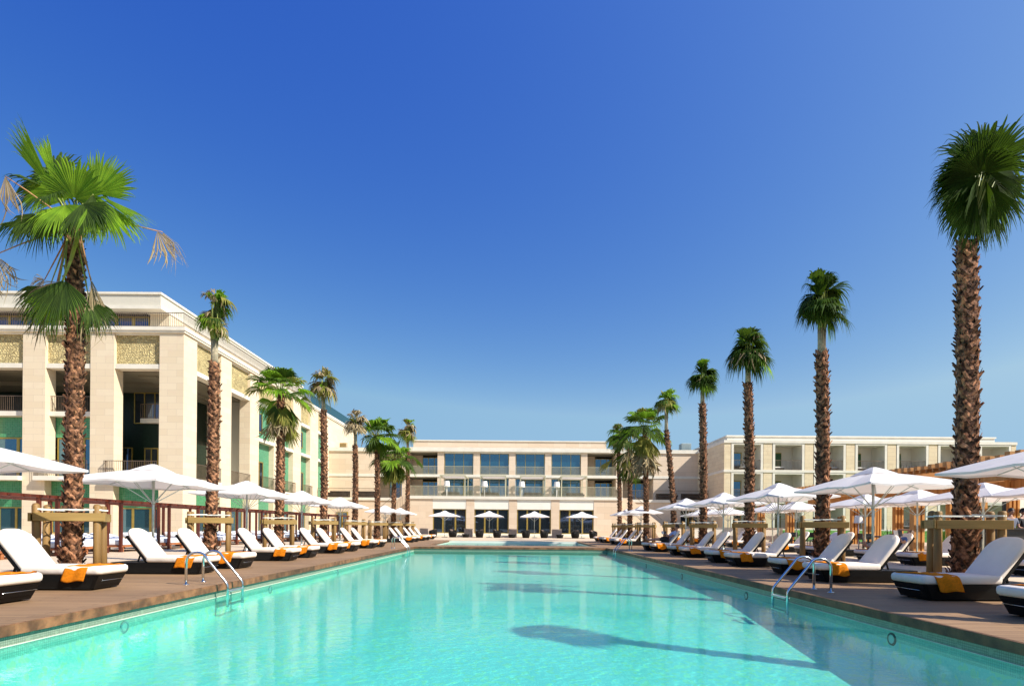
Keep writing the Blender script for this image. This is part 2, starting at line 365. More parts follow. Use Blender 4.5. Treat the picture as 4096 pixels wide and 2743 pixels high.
wt=w.node_tree; bg=wt.nodes['Background']
sk=wt.nodes.new('ShaderNodeTexSky'); sk.sky_type='NISHITA'; sk.sun_disc=False
sk.sun_elevation=EL; sk.sun_rotation=math.atan2(S.x,S.y)
sk.air_density=1.0; sk.dust_density=0.0; sk.ozone_density=8.0; sk.altitude=0
# clear polarised summer sky: each channel follows its own contrast and grows towards the sun
KD=.15*2**.45; WS=.14*2**(.45-.72)
tcw=wt.nodes.new('ShaderNodeTexCoord'); dp=wt.nodes.new('ShaderNodeVectorMath'); dp.operation='DOT_PRODUCT'; dp.inputs[1].default_value=S
wt.links.new(tcw.outputs['Generated'],dp.inputs[0])
cl=wt.nodes.new('ShaderNodeClamp'); cl.inputs['Min'].default_value=-.5; cl.inputs['Max'].default_value=.6; wt.links.new(dp.outputs['Value'],cl.inputs[0])
sz=wt.nodes.new('ShaderNodeSeparateXYZ'); wt.links.new(tcw.outputs['Generated'],sz.inputs[0])
sp_=wt.nodes.new('ShaderNodeSeparateColor'); cmb=wt.nodes.new('ShaderNodeCombineColor'); wt.links.new(sk.outputs[0],sp_.inputs[0])
def wm(op,a_,b_):
    m=wt.nodes.new('ShaderNodeMath'); m.operation=op
    for i_,v_ in enumerate((a_,b_)):
        if v_ is None: continue
        if isinstance(v_,(int,float)): m.inputs[i_].default_value=v_
        else: wt.links.new(v_,m.inputs[i_])
    return m.outputs[0]
for i_,(k_,g_,a_,mx_) in enumerate(((1.43,2.1,2.4,.305),(.165,1.45,1.25,.61),(-.264,.42,.4,1.1))):
    pw=wm('POWER',wm('MINIMUM',wm('MULTIPLY',sp_.outputs[i_],KD),mx_),g_)
    ex=wm('EXPONENT',wm('MULTIPLY',wm('MULTIPLY',cl.outputs[0],wm('MAXIMUM',sz.outputs[2],0.0)),a_),None)
    wt.links.new(wm('MULTIPLY',wm('MULTIPLY',pw,ex),math.exp(k_)/KD),cmb.inputs[i_])
wt.links.new(cmb.outputs[0],bg.inputs[0]); bg.inputs[1].default_value=WS
vs=scene.view_settings; vs.view_transform='Standard'; vs.look='None'; vs.exposure=0.72; vs.gamma=1; vs.use_curve_mapping=False
scene.cycles.max_bounces=8; scene.cycles.transparent_max_bounces=24; scene.cycles.caustics_reflective=False; scene.cycles.caustics_refractive=False
scene.cycles.use_denoising=True

# ------------------------------------------------------------------ ground, deck, pools
def frame_sheet(mb, ox0,ox1,oy0,oy1, ix0,ix1,iy0,iy1, z):
    mb.quad((ox0,oy0,z),(ox1,oy0,z),(ox1,iy0,z),(ox0,iy0,z))
    mb.quad((ox0,iy1,z),(ox1,iy1,z),(ox1,oy1,z),(ox0,oy1,z))
    mb.quad((ox0,iy0,z),(ix0,iy0,z),(ix0,iy1,z),(ox0,iy1,z))
    mb.quad((ix1,iy0,z),(ox1,iy0,z),(ox1,iy1,z),(ix1,iy1,z))
PX0,PX1,PY0,PY1=-5.0,4.58,0.6,28.6
QX0,QX1,QY0,QY1=-4.7,4.45,31.0,41.0
WZ=-.222
earth=noisy('dry_earth',(.28,.24,.15),.2,.05,.9)
g=MB(); frame_sheet(g,-2500,2500,-1500,2500,-8.8,8.7,-9,44,-.12); tag(g.build('ground',earth),kind='structure')
g=MB(); frame_sheet(g,-60,85,-30,100,-8.6,8.5,-8.5,42.5,-.004)
g.quad((QX0,QY1+.0,-.004),(QX1,QY1,-.004),(QX1,42.5,-.004),(QX0,42.5,-.004))
tag(g.build('terrace_paving',paving),kind='structure')
g=MB()
g.box(-8.6,PX0,-8.5,42.5,-.10,0); g.box(PX1,8.5,-8.5,PY1,-.10,0); g.box(PX0,PX1,-8.5,PY0,-.10,0)
g.box(PX1,8.5,PY1,42.5,-.10,0); g.box(PX0,PX1,PY1,QY0,-.10,0); g.box(PX0,QX0,QY0,42.5,-.10,0); g.box(QX1,PX1,QY0,42.5,-.10,0)
tag(g.build('wooden_deck',deckwood),kind='structure')
g=MB(); e=.028
def fboards(x0,x1,y0,y1,along,rng):
    t=y0 if along=='y' else x0; end=y1 if along=='y' else x1
    while t<end-.01:
        n=min(end,t+rng.uniform(1.2,3.2))
        if end-n<.4: n=end
        if along=='y': g.box(x0,x1,t,n-.002,-.112,-.003)
        else: g.box(t,n-.002,y0,y1,-.112,-.003)
        t=n
rg=random.Random(5)
fboards(PX0,PX0+e,PY0,PY1,'y',rg); fboards(PX1-e,PX1,PY0,PY1,'y',rg); fboards(PX0+e,PX1-e,PY1-e,PY1,'x',rg); fboards(PX0+e,PX1-e,PY0,PY0+e,'x',rg)
fb=noisy('deck_edge_wood',(.13,.055,.025),.35,5,.6,island=.4,col2=(.24,.105,.045),bump=.4,bscale=30)
N=fb.node_tree
tag(g.build('deck_edge_boards',fb),kind='structure')
g=MB()
for a in ((QX0,QX0+.02,QY0,QY1),(QX1-.02,QX1,QY0,QY1)): g.box(*a,-.09,-.003)
tag(g.build('small_pool_edge',fb),kind='structure')
# mosaic
def mosaic(name, cols, s, grout, mix=.35):
    N=NT(name); P=N.n('ShaderNodeBsdfPrincipled'); N.l(P.outputs[0],N.out.inputs[0])
    uv=wall_uv(N)
    br=N.n('ShaderNodeTexBrick'); br.offset=0; br.inputs['Scale'].default_value=1; br.inputs['Brick Width'].default_value=s; br.inputs['Row Height'].default_value=s; br.inputs['Mortar Size'].default_value=s*.09
    br.inputs['Color1'].default_value=rgba(cols[0]); br.inputs['Color2'].default_value=rgba(cols[1]); br.inputs['Mortar'].default_value=rgba(grout)
    N.l(uv,br.inputs['Vector'])
    vo=N.n('ShaderNodeTexVoronoi'); vo.inputs['Scale'].default_value=1/s*.55; N.l(uv,vo.inputs['Vector'])
    hs=N.n('ShaderNodeSeparateColor'); N.l(vo.outputs['Color'],hs.inputs[0])
    mx=N.n('ShaderNodeMix',data_type='RGBA'); mr=N.n('ShaderNodeMath',operation='GREATER_THAN'); mr.inputs[1].default_value=1-mix; N.l(hs.outputs[0],mr.inputs[0]); N.l(mr.outputs[0],mx.inputs[0]); N.l(br.outputs['Color'],mx.inputs[6]); mx.inputs[7].default_value=rgba(cols[2])
    N.l(mx.outputs[2],P.inputs['Base Color']); P.inputs['Roughness'].default_value=.3
    return N.mat
wallmos=mosaic('pool_wall_mosaic',((.60,.70,.58),(.68,.78,.66),(.64,.74,.60)),.025,(.42,.50,.40),.1)  # wall tile lightened: its brightness under water is put into the colour
wallmos_dim=mosaic('pool_wall_mosaic_dim',((.22,.29,.21),(.28,.35,.26),(.25,.32,.23)),.025,(.12,.15,.11),.1)  # same wall tile darkened: the dimmer look above water is painted in
floormos=mosaic('pool_floor_mosaic',((.90,.96,.88),(.62,.88,.84),(.95,.96,.66)),.032,(.74,.88,.82),.22)
FL=[(PY0,-1.15),(3,-1.05),(6.4,-.75),(11,-.44),(18,-.40),(PY1,-.37)]
def floor_z(y):
    for (a,za),(b,zb) in zip(FL,FL[1:]):
        if y<=b: return za+(zb-za)*(y-a)/(b-a)
    return FL[-1][1]
g=MB(); T=-.1
ys=[a for a,_ in FL]
for (a,za),(b,zb) in zip(FL,FL[1:]):
    g.quad((PX0-.02,a,za),(PX1+.02,a,za),(PX1+.02,b,zb),(PX0-.02,b,zb),1)
    for X_,fl in ((PX0-.02,0),(PX1+.02,1)):
        for (q0,q1,r0_,r1_,m_) in ((za,zb,min(-.345,za+.001) if za<-.345 else za,-.345,1),(-.345,-.345,WZ,WZ,0),(WZ,WZ,T,T,2)):
            e_=-.345 if m_==1 else r0_
            lo=[(X_,a,q0),(X_,b,q1),(X_,b,e_),(X_,a,e_)]
            g.quad(*(lo if not fl else lo[::-1]),m_)
g.quad((PX0-.02,PY1,FL[-1][1]),(PX1+.02,PY1,FL[-1][1]),(PX1+.02,PY1,T),(PX0-.02,PY1,T),2)
g.quad((PX1+.02,PY0,FL[0][1]),(PX0-.02,PY0,FL[0][1]),(PX0-.02,PY0,T),(PX1+.02,PY0,T),0)
tag(g.build('pool_basin',[wallmos,floormos,wallmos_dim]),kind='structure')
g=MB(); g.box(PX0-.016,PX0-.008,PY0,PY1,WZ-.006,WZ+.006); g.box(PX1+.008,PX1+.016,PY0,PY1,WZ-.006,WZ+.006); tag(g.build('waterline_strip',noisy('pale_waterline',(.72,.70,.58),.05,4,.6)),kind='structure')  # thin pale strip at water level along both long walls
g=MB(); zf=-.30
g.quad((QX0,QY0,zf),(QX1,QY0,zf),(QX1,QY1,zf),(QX0,QY1,zf),1)
g.quad((QX0,QY0,zf),(QX0,QY1,zf),(QX0,QY1,-.01),(QX0,QY0,-.01),0); g.quad((QX1,QY1,zf),(QX1,QY0,zf),(QX1,QY0,-.01),(QX1,QY1,-.01),0)
g.quad((QX0,QY1,zf),(QX1,QY1,zf),(QX1,QY1,-.01),(QX0,QY1,-.01),2); g.quad((QX1,QY0,zf),(QX0,QY0,zf),(QX0,QY0,-.01),(QX1,QY0,-.01),0)
tag(g.build('small_pool_basin',[wallmos,floormos,white]),kind='structure')
def water_mat(name, tint, bump, scale):
    N=NT(name); t=N.n('ShaderNodeBsdfTransparent'); t.inputs[0].default_value=rgba(tint)
    g=N.n('ShaderNodeBsdfGlossy'); g.inputs['Roughness'].default_value=.0
    tc=N.n('ShaderNodeNewGeometry'); mp=N.n('ShaderNodeMapping'); mp.inputs['Scale'].default_value=(1,1.6,1); N.l(tc.outputs['Position'],mp.inputs[0])
    n1=N.n('ShaderNodeTexNoise'); n1.inputs['Scale'].default_value=scale; n1.inputs['Detail'].default_value=3; n1.inputs['Roughness'].default_value=.55; n1.inputs['Distortion'].default_value=.4; N.l(mp.outputs[0],n1.inputs['Vector'])
    n2=N.n('ShaderNodeTexNoise'); n2.inputs['Scale'].default_value=scale*.22; n2.inputs['Detail'].default_value=1; N.l(mp.outputs[0],n2.inputs['Vector'])
    ad=N.n('ShaderNodeMath',operation='MULTIPLY_ADD'); N.l(n2.outputs['Fac'],ad.inputs[0]); ad.inputs[1].default_value=1.2; N.l(n1.outputs['Fac'],ad.inputs[2])
    bp=N.n('ShaderNodeBump'); bp.inputs['Strength'].default_value=1; bp.inputs['Distance'].default_value=bump; N.l(ad.outputs[0],bp.inputs['Height'])
    N.l(bp.outputs[0],g.inputs['Normal'])
    fr=N.n('ShaderNodeFresnel'); fr.inputs['IOR'].default_value=1.33; N.l(bp.outputs[0],fr.inputs['Normal'])
    mx=N.n('ShaderNodeMixShader'); po=N.n('ShaderNodeMath',operation='MULTIPLY'); po.inputs[1].default_value=.56; N.l(fr.outputs[0],po.inputs[0]); N.l(po.outputs[0],mx.inputs[0]); df=N.n('ShaderNodeBsdfDiffuse'); df.inputs[0].default_value=(.42,.93,.84,1); mk=N.n('ShaderNodeMixShader'); mk.inputs[0].default_value=.045; N.l(t.outputs[0],mk.inputs[1]); N.l(df.outputs[0],mk.inputs[2]); N.l(mk.outputs[0],mx.inputs[1]); N.l(g.outputs[0],mx.inputs[2]); N.l(mx.outputs[0],N.out.inputs[0])
    return N.mat
g=MB(); g.quad((PX0-.02,PY0,WZ),(PX1+.02,PY0,WZ),(PX1+.02,PY1,WZ),(PX0-.02,PY1,WZ)); tag(g.build('pool_water',water_mat('pool_water',(.43,1.0,.91),.0019,7)),kind='structure')
g=MB(); g.quad((QX0,QY0,-.15),(QX1,QY0,-.15),(QX1,QY1,-.15),(QX0,QY1,-.15)); tag(g.build('small_pool_water',water_mat('small_pool_water',(.72,.97,.95),.003,9)),kind='structure')
# distant land behind the photographer (seen only mirrored in the panes)
g=MB(); rr=random.Random(3); n=40; v=[]
for i in range(n+1):
    a=PI+PI*i/n; rad=160
    v.append((rad*math.cos(a),rad*math.sin(a),-1)); v.append((rad*1.05*math.cos(a),rad*1.05*math.sin(a),9+4*rr.random()))
    v.append((rad*1.6*math.cos(a),rad*1.6*math.sin(a),6)); v.append((rad*1.9*math.cos(a),rad*1.9*math.sin(a),-1))
g.add(v,[(4*i+k,4*i+4+k,4*i+5+k,4*i+1+k) for i in range(n) for k in range(3)])
tag(g.build('hills',noisy('dark_scrub_hills',(.02,.035,.015),.3,.1,.9)),kind='structure')

# ------------------------------------------------------------------ pool lamps and ladders
def pool_lamp(x,y,z,side,label,grp='round lamps set in the pool walls'):
    t=empty('underwater_lamp',(x,y,z),0,label,'pool lamp',grp)
    r=MB(); n=20
    def ring(r0,r1,x0,x1,m,mb):
        v=[];f=[]
        for i in range(n):
            a=2*PI*i/n
            v+= [(x0,r0*math.cos(a),r0*math.sin(a)),(x1,r1*math.cos(a),r1*math.sin(a))]
        for i in range(n):
            j=(i+1)%n; f.append((2*i,2*i+1,2*j+1,2*j) if side>0 else (2*i,2*j,2*j+1,2*i+1))
        mb.add(v,f,m)
    ring(.055,.075,side*.012,side*.012,0,r); ring(.075,.08,side*.012,0,0,r); r.build('rim',blackm if side<0 else chrome,t)
    c=MB(); c.add([(side*.008,.055*math.cos(2*PI*i/n),.055*math.sin(2*PI*i/n)) for i in range(n)],[list(range(n))]); c.build('lens',lampw,t)
ordn=['nearest','second nearest','third from the camera','fourth from the camera','farthest']
for i,y in enumerate((7.4,11.8,16.3,20.7)): pool_lamp(PX0-.02,y,-.325,1,'round lamp under water in the left pool wall, %s'%ordn[i])
for i,y in enumerate((7.0,11.4,15.8,20.1)): pool_lamp(PX1+.02,y,-.325,-1,'round lamp under water in the shaded right pool wall, %s'%ordn[i])

def ladder():
    t=empty('pool_ladder',(0,0,0),0,'x','pool ladder','steel ladders at the pool edge')
    for s in (-1,1):
        y=s*.26
        pts=[(-.45,y,0),(-.45,y,.38)]
        for k in range(1,8):
            a=PI-k*(PI*.82)/8*1.0
            pts.append((-.27+.18*math.cos(a),y,.38+.16*math.sin(a)))
        pts+=[(-.08,y,.40),(.20,y,.06),(.235,y,.0),(.24,y,-.05),(.24,y,-.36)]
        m=MB(); m.tube(pts,.021,n=12); m.build('rail',chrome,t)
        m=MB(); m.tube([(-.45,y,.0),(-.45,y,.008),(-.45,y,.014)],[.05,.05,.03],n=16); m.build('foot_plate',chrome,t)
    m=MB(); m.box(.20,.28,-.25,.25,-.115,-.088); m.build('tread',steel,t,bevel=.004,bseg=1)
    m=MB(); m.box(.20,.28,-.25,.25,-.335,-.31); m.build('tread',steel,t,bevel=.004,bseg=1)
    return t
L0=ladder(); lk=kids_of(L0); u=[]
place(L0,lk,u,(PX0,9.8,0),0,'nearer steel pool ladder on the left edge of the pool')
place(L0,lk,u,(PX0,25.75,0),0,'small-looking steel ladder at the far left corner of the pool')
place(L0,lk,u,(PX1,9.4,0),PI,'steel pool ladder on the right edge, the near one, with shaded lower rails')
place(L0,lk,u,(PX1,25.0,0),PI,'steel ladder at the far right corner of the pool')
# ------------------------------------------------------------------ sun loungers (foot towards +x, length along x, origin at the foot end on the deck)
def lounger():
    t=empty('sun_lounger',(0,0,0),0,'x','sun lounger','x')
    b=MB(); w=.33
    # wicker hull: sloping foot end, wider rim
    def ringpts(z,x0,x1,hw,r):
        return [(x0,-hw+r,z),(x0+r*.5,-hw,z),(x1-r,-hw,z),(x1,-hw+r,z),(x1,hw-r,z),(x1-r,hw,z),(x0+r*.5,hw,z),(x0,hw-r,z)]
    rings=[ringpts(.02,-1.76,-.085,.315,.035),ringpts(.13,-1.80,-.035,.335,.035),ringpts(.228,-1.84,.02,.345,.035),ringpts(.236,-1.83,.01,.33,.035)]
    v=[p for r in rings for p in r]; n=8; f=[]
    for k in range(3):
        for i in range(n): f.append((k*n+i,k*n+(i+1)%n,(k+1)*n+(i+1)%n,(k+1)*n+i))
    f.append(list(range(n))[::-1]); f.append([3*n+i for i in range(n)])
    b.add(v,f); b.build('wicker_base',wickerB,t)
    # little feet
    for x in (-.16,-1.6):
        for y in (-.2,.2):
            m=MB(); m.tube([(x,y,0),(x,y,.03)],.02,n=8); m.build('foot',blackm,t)
    m=MB(); m.tube([(.012,-.25,.145),(.022,-.25,.147),(.022,.25,.147),(.012,.25,.145)],.004,n=6); m.build('handle_bar',chrome,t)
    # back frame, raised
    H=Vector((-1.12,0,.24)); d=Vector((-.62,0,.785)).normalized()
    n_=Vector((.785,0,.62)).normalized()
    m=MB()
    for s in (-1,1): m.obox(H+Vector((0,s*.29,0)),H+d*.66+Vector((0,s*.29,0)),.05,.04)
    m.obox(H+d*.64+Vector((0,-.27,0)),H+d*.64+Vector((0,.27,0)),.05,.04)
    q=H+d*.03; p2=H+d*.62
    m.add([q+Vector((0,-.27,0)),q+Vector((0,.27,0)),p2+Vector((0,.27,0)),p2+Vector((0,-.27,0)),q+Vector((0,-.27,0))-n_*.015,q+Vector((0,.27,0))-n_*.015,p2+Vector((0,.27,0))-n_*.015,p2+Vector((0,-.27,0))-n_*.015],[(0,1,2,3),(7,6,5,4),(0,4,5,1),(1,5,6,2),(2,6,7,3),(3,7,4,0)])
    m.obox(H+d*.42,Vector((-1.50,0,.20)),.03,.02)
    m.build('back_frame',wickerB,t)
    # seat cushion and back cushion
    m=MB()
    def slab(pts_outline, origin, ex, ey, en, th, mb, rb=.045):
        # rounded slab: outline in (u,v); inner rings make a pillow edge
        n=len(pts_outline); cu=sum(p[0] for p in pts_outline)/n; cv=sum(p[1] for p in pts_outline)/n
        V=[]; prof=[(1-0.10,0),(1-0.02,.18),(1,.45),(1,.62),(1-.02,.85),(1-.10,1.0)]
        for s_,h in prof:
            for (a,b_) in pts_outline:
                su=cu+(a-cu)*1.0; sv=cv+(b_-cv)*1.0
                dv=Vector((a-cu,b_-cv)); L=dv.length; off=dv/L*((1-s_)*.33)
                V.append(origin+ex*(su-off.x)+ey*(sv-off.y)+en*(h*th))
        F_=[]
        for k in range(len(prof)-1):
            for i in range(n): F_.append((k*n+i,k*n+(i+1)%n,(k+1)*n+(i+1)%n,(k+1)*n+i))
        F_.append(list(range(n))[::-1])
        # crowned top
        base=(len(prof)-1)*n
        V2=[]
        for (a,b_) in pts_outline:
            V2.append(origin+ex*(cu+(a-cu)*.5)+ey*(cv+(b_-cv)*.5)+en*(th*1.10))
        o2=len(V); V+=V2; c=len(V); V.append(origin+ex*cu+ey*cv+en*(th*1.12))
        for i in range(n):
            F_.append((base+i,base+(i+1)%n,o2+(i+1)%n,o2+i)); F_.append((o2+i,o2+(i+1)%n,c))
        mb.add(V,F_,0,True)
    def rrect(x0,x1,y0,y1,r0,r1,k=5):
        pts=[]
        for cx,cy,a0,r in ((x1-r1,y0+r1,-PI/2,r1),(x1-r1,y1-r1,0,r1),(x0+r0,y1-r0,PI/2,r0),(x0+r0,y0+r0,PI,r0)):
            for i in range(k+1):
                a=a0+PI/2*i/k; pts.append((cx+r*math.cos(a),cy+r*math.sin(a)))
        return pts
    slab(rrect(-1.12,.055,-.345,.345,.03,.07),Vector((0,0,.238)),Vector((1,0,0)),Vector((0,1,0)),Vector((0,0,1)),.12,m)
    m.build('seat_cushion',cushion,t)
    m=MB()
    slab(rrect(.02,.77,-.32,.32,.03,.24,7),H+Vector((.0,0,.03)),d,Vector((0,-1,0)),n_,.085,m)
    m.build('back_cushion',cushion,t)
    m=MB(); m.obox(H+d*.66+n_*.02+Vector((0,-.2,0)),H+d*.66+n_*.02+Vector((0,.2,0)),.01,.13)
    m.build('cushion_strap',cushion,t)
    return t
def towel(mx=1, seed=0):
    """terry towel across the foot of a lounger, hanging down the side that faces -y"""
    rr=random.Random(seed); mb=MB(); nu=14; nv=34
    prof=[]  # (y,z) path from far side over the top to the near hanging hem
    path=[(.24,.372),(.10,.380),(-.10,.381),(-.26,.376),(-.325,.362),(-.352,.335),(-.362,.29),(-.368,.22),(-.372,.15)]
    # resample
    P=[Vector((0,a,b)) for a,b in path]; seg=[(P[i+1]-P[i]).length for i in range(len(P)-1)]; tot=sum(seg)
    def at(s):
        s*=tot
        for i,l in enumerate(seg):
            if s<=l or i==len(seg)-1: return P[i].lerp(P[i+1],min(1,s/l))
            s-=l
    V=[]
    h0=rr.uniform(-.05,.05); ws=rr.uniform(.30,.36); sk=rr.uniform(.15,.26)
    for j in range(nv+1):
        s=j/nv; p=at(s)
        for i in range(nu+1):
            uu=i/nu
            hang=max(0,(s-.55)/.45)
            x=-.36-h0-ws*.5+ws*uu + (1-s)*sk
            x=min(x,.03)
            wob=.010*math.sin(uu*9+seed*1.7+s*2)*hang
            z=p.z+.004*math.sin(x*40+p.y*30+seed)*(1-hang)
            V.append((mx*x,p.y-wob-.004*hang,z+ (-.02*math.sin(uu*PI)+.015*math.sin(uu*7+seed))*hang))
    F_=[]
    for j in range(nv):
        for i in range(nu):
            a=j*(nu+1)+i; q=(a,a+1,a+nu+2,a+nu+1)
            F_.append(q if mx>0 else q[::-1])
    mb.add(V,F_,0,True)
    o=mb.build('beach_towel',towelm)
    so=o.modifiers.new('thick','SOLIDIFY'); so.thickness=.012; so.offset=1
    return o
def side_table():
    t=empty('side_table',(0,0,0),0,'x','side table','low tables between the loungers')
    m=MB(); m.box(-.26,.26,-.21,.21,.255,.285); m.build('table_top',tablem,t,bevel=.012)
    for s in (-1,1):
        m=MB(); m.box(s*.235-.02,s*.235+.02,-.20,.20,0,.255); m.build('leg_panel',tablem,t,bevel=.008)
    return t
def parasol(wx=.96, wy=1.43, ztip=1.88, zap=2.22, name='parasol'):
    t=empty(name,(0,0,0),0,'x','parasol','x')
    # canopy: pyramid with slight sag, 3 cm valance, separate vent cap
    m=MB(); nx=12
    edge=[]
    for i in range(nx): edge.append((-wx+2*wx*i/nx,-wy))
    for i in range(nx): edge.append((wx,-wy+2*wy*i/nx))
    for i in range(nx): edge.append((wx-2*wx*i/nx,wy))
    for i in range(nx): edge.append((-wx,wy-2*wy*i/nx))
    n=len(edge); V=[]; rings=[1.0,.8,.6,.4,.22,.1]
    for s in rings:
        for k,(x,y) in enumerate(edge):
            c=abs(((k%nx)/nx)-.5)*2   # 1 at corners
            c2=c**2
            r=Vector((x/wx,y/wy)).length/math.sqrt(2)
            # ribs at corners and mid-sides carry the cloth; it sags between
            ribd=min(abs(((k%nx)/nx)-q) for q in (0,.5,1))*4
            sag=-.035*ribd*s
            z=ztip+(zap-ztip)*(1-s)+sag-(.0 if s<1 else .0)+.05*math.sin(PI*s)*.4
            e=1-.015*ribd*s
            V.append((x*s*e,y*s*e,z))
    F_=[]
    for r in range(len(rings)-1):
        for k in range(n): F_.append((r*n+k,r*n+(k+1)%n,(r+1)*n+(k+1)%n,(r+1)*n+k))
    c=len(V); V.append((0,0,zap-.01)); F_+=[((len(rings)-1)*n+k,(len(rings)-1)*n+(k+1)%n,c) for k in range(n)]
    val=len(V); V+=[(v[0],v[1],v[2]-.035) for v in V[:n]]
    F_+=[(val+k,val+(k+1)%n,(k+1)%n,k) for k in range(n)]
    m.add(V,F_); m.build('canopy',canvas,t)
    m=MB(); V=[]; q=.27
    for s,dz in ((1,.02),(.55,.065),(.12,.095)):
        for (x,y) in edge: V.append((x*q*s,y*q*s,ztip+(zap-ztip)*(1-q*s)+dz+.0))
    F_=[]
    for r in range(2):
        for k in range(n): F_.append((r*n+k,r*n+(k+1)%n,(r+1)*n+(k+1)%n,(r+1)*n+k))
    F_.append([2*n+k for k in range(n)]); m.add(V,F_); m.build('vent_cap',canvas,t)
    zr=ztip-.10
    m=MB(); m.tube([(0,0,.05),(0,0,zap-.03)],.026,n=10); m.tube([(0,0,zr-.34),(0,0,zr-.28)],.04,n=10); m.tube([(0,0,zap-.09),(0,0,zap-.03)],.045,n=10); m.build('pole',steel,t)
    for sx,sy in ((-1,-1),(0,-1),(1,-1),(1,0),(1,1),(0,1),(-1,1),(-1,0)):
        m=MB()
        a=Vector((sx*wx*.985,sy*wy*.985,ztip-.015)); b=Vector((0,0,zap-.06))
        if sx*sy!=0 or True: m.obox(b,a,.013,.018)
        mid=a.lerp(b,.47)
        m.obox(Vector((sx*.04,sy*.04,zr-.30)),mid+Vector((0,0,-.012)),.011,.014)
        m.build('rib',steel,t)
    m=MB(); m.box(-.26,.26,-.26,.26,.0,.05); m.tube([(0,0,.05),(0,0,.30)],.036,n=10); m.build('base',steel,t,bevel=.006,bseg=1)
    return t
def stake_frame(rng, r_tr):
    """four posts and four rails round a palm, tied with white webbing"""
    t=empty('tree_stake_frame',(0,0,0),0,'x','tree stakes','timber stake frames round the palms')
    sx,sy=.43,.25; post_h=1.32
    c=[(-sx,-sy),(sx,-sy),(sx,sy),(-sx,sy)]
    for i,(x,y) in enumerate(c):
        m=MB(); j=rng.uniform(-.02,.02)
        m.tube([(x,y,-.05),(x+j*.3,y,.5),(x+j,y+rng.uniform(-.015,.015),post_h-.02),(x+j,y,post_h)],[.062,.061,.060,.052],n=14); m.build('post',pinepost,t)
    z=1.11; q=.076
    for (a,b) in (((-sx-.04,-sy-q),(sx+.13,-sy-q)),((sx+q,-sy-.04),(sx+q,sy+.13)),((sx+.04,sy+q),(-sx-.13,sy+q)),((-sx-q,sy+.04),(-sx-q,-sy-.13))):
        m=MB(); dz=rng.uniform(-.01,.01); m.obox((a[0],a[1],z+dz),(b[0],b[1],z+dz),.034,.145); m.build('rail',pinebeam,t,bevel=.004,bseg=1)
    m=MB()
    def band(a,b): m.obox(Vector(a),Vector(b),.004,.026)
    zz=1.245
    for (x,y) in c:
        for k in range(8):
            a0=2*PI*k/8; a1=2*PI*(k+1)/8
            band((x+.065*math.cos(a0),y+.065*math.sin(a0),zz),(x+.065*math.cos(a1),y+.065*math.sin(a1),zz))
        th=math.atan2(y,x)
        for w_ in (-.9,.9):
            band((x+.065*math.cos(th+PI/2*w_),y+.065*math.sin(th+PI/2*w_),zz),((r_tr+.03)*math.cos(th+w_*.9),(r_tr+.03)*math.sin(th+w_*.9),zz+rng.uniform(-.02,.02)))
    for k in range(16):
        a0=2*PI*k/16; a1=2*PI*(k+1)/16; w_=r_tr+.045
        band((w_*math.cos(a0),w_*math.sin(a0),zz),(w_*math.cos(a1),w_*math.sin(a1),zz))
    m.build('strap',plasticW,t)
    return t

def daybed_cabana():
    """origin at the front (pool side) near corner; goes back along -x 2.1 m and along +y 2.2 m"""
    t=empty('cabana_daybed',(0,0,0),0,'x','daybed','cabana daybeds under the red frames')
    m=MB()
    for y0 in (0,1.12):
        m.box(-2.1,0,y0,y0+1.03,.17,.235)
    m.build('platform',teak,t,bevel=.005,bseg=1)
    for x in (-.08,-1.95):
        for y in (.08,.95,1.2,2.07):
            m=MB(); m.box(x-.05,x+.05,y-.05,y+.05,0,.17); m.build('leg',teak,t)
    for y0 in (.05,1.17):
        m=MB(); y1=y0+.92
        # mattress with the head end raised
        pr=[(-.04,.24),(-.04,.42),(-1.28,.42),(-2.02,.66),(-2.07,.52),(-1.30,.24)]
        m.prism([(a,b) for a,b in pr],'y',y0,y1); m.build('mattress',sheet,t,bevel=.03,bseg=3)
        m=MB(); m.obox((-1.9,(y0+y1)/2-.3,.235),(-1.98,(y0+y1)/2-.3,.52),.03,.03); m.obox((-1.9,(y0+y1)/2+.3,.235),(-1.98,(y0+y1)/2+.3,.52),.03,.03); m.build('back_support',teak,t)
    zt=1.84
    for x in (-.05,-2.02):
        for y in (.0,2.15):
            m=MB(); m.box(x-.045,x+.045,y-.045,y+.045,.0,zt-.09); m.build('post',redwood,t)
    for y in (0,2.15):
        m=MB(); m.box(-2.16,.09,y-.04,y+.04,zt-.09,zt-.0); m.build('beam',redwood,t)
    for x in (-.05,-2.02):
        m=MB(); m.box(x-.04,x+.04,-.32,2.47,zt-.088,zt+.004); m.build('beam',redwood,t)
    for y in (.55,1.08,1.6):
        m=MB(); m.box(-2.1,.02,y-.03,y+.03,zt-.07,zt-.01); m.build('slat',redwood,t)
    return t
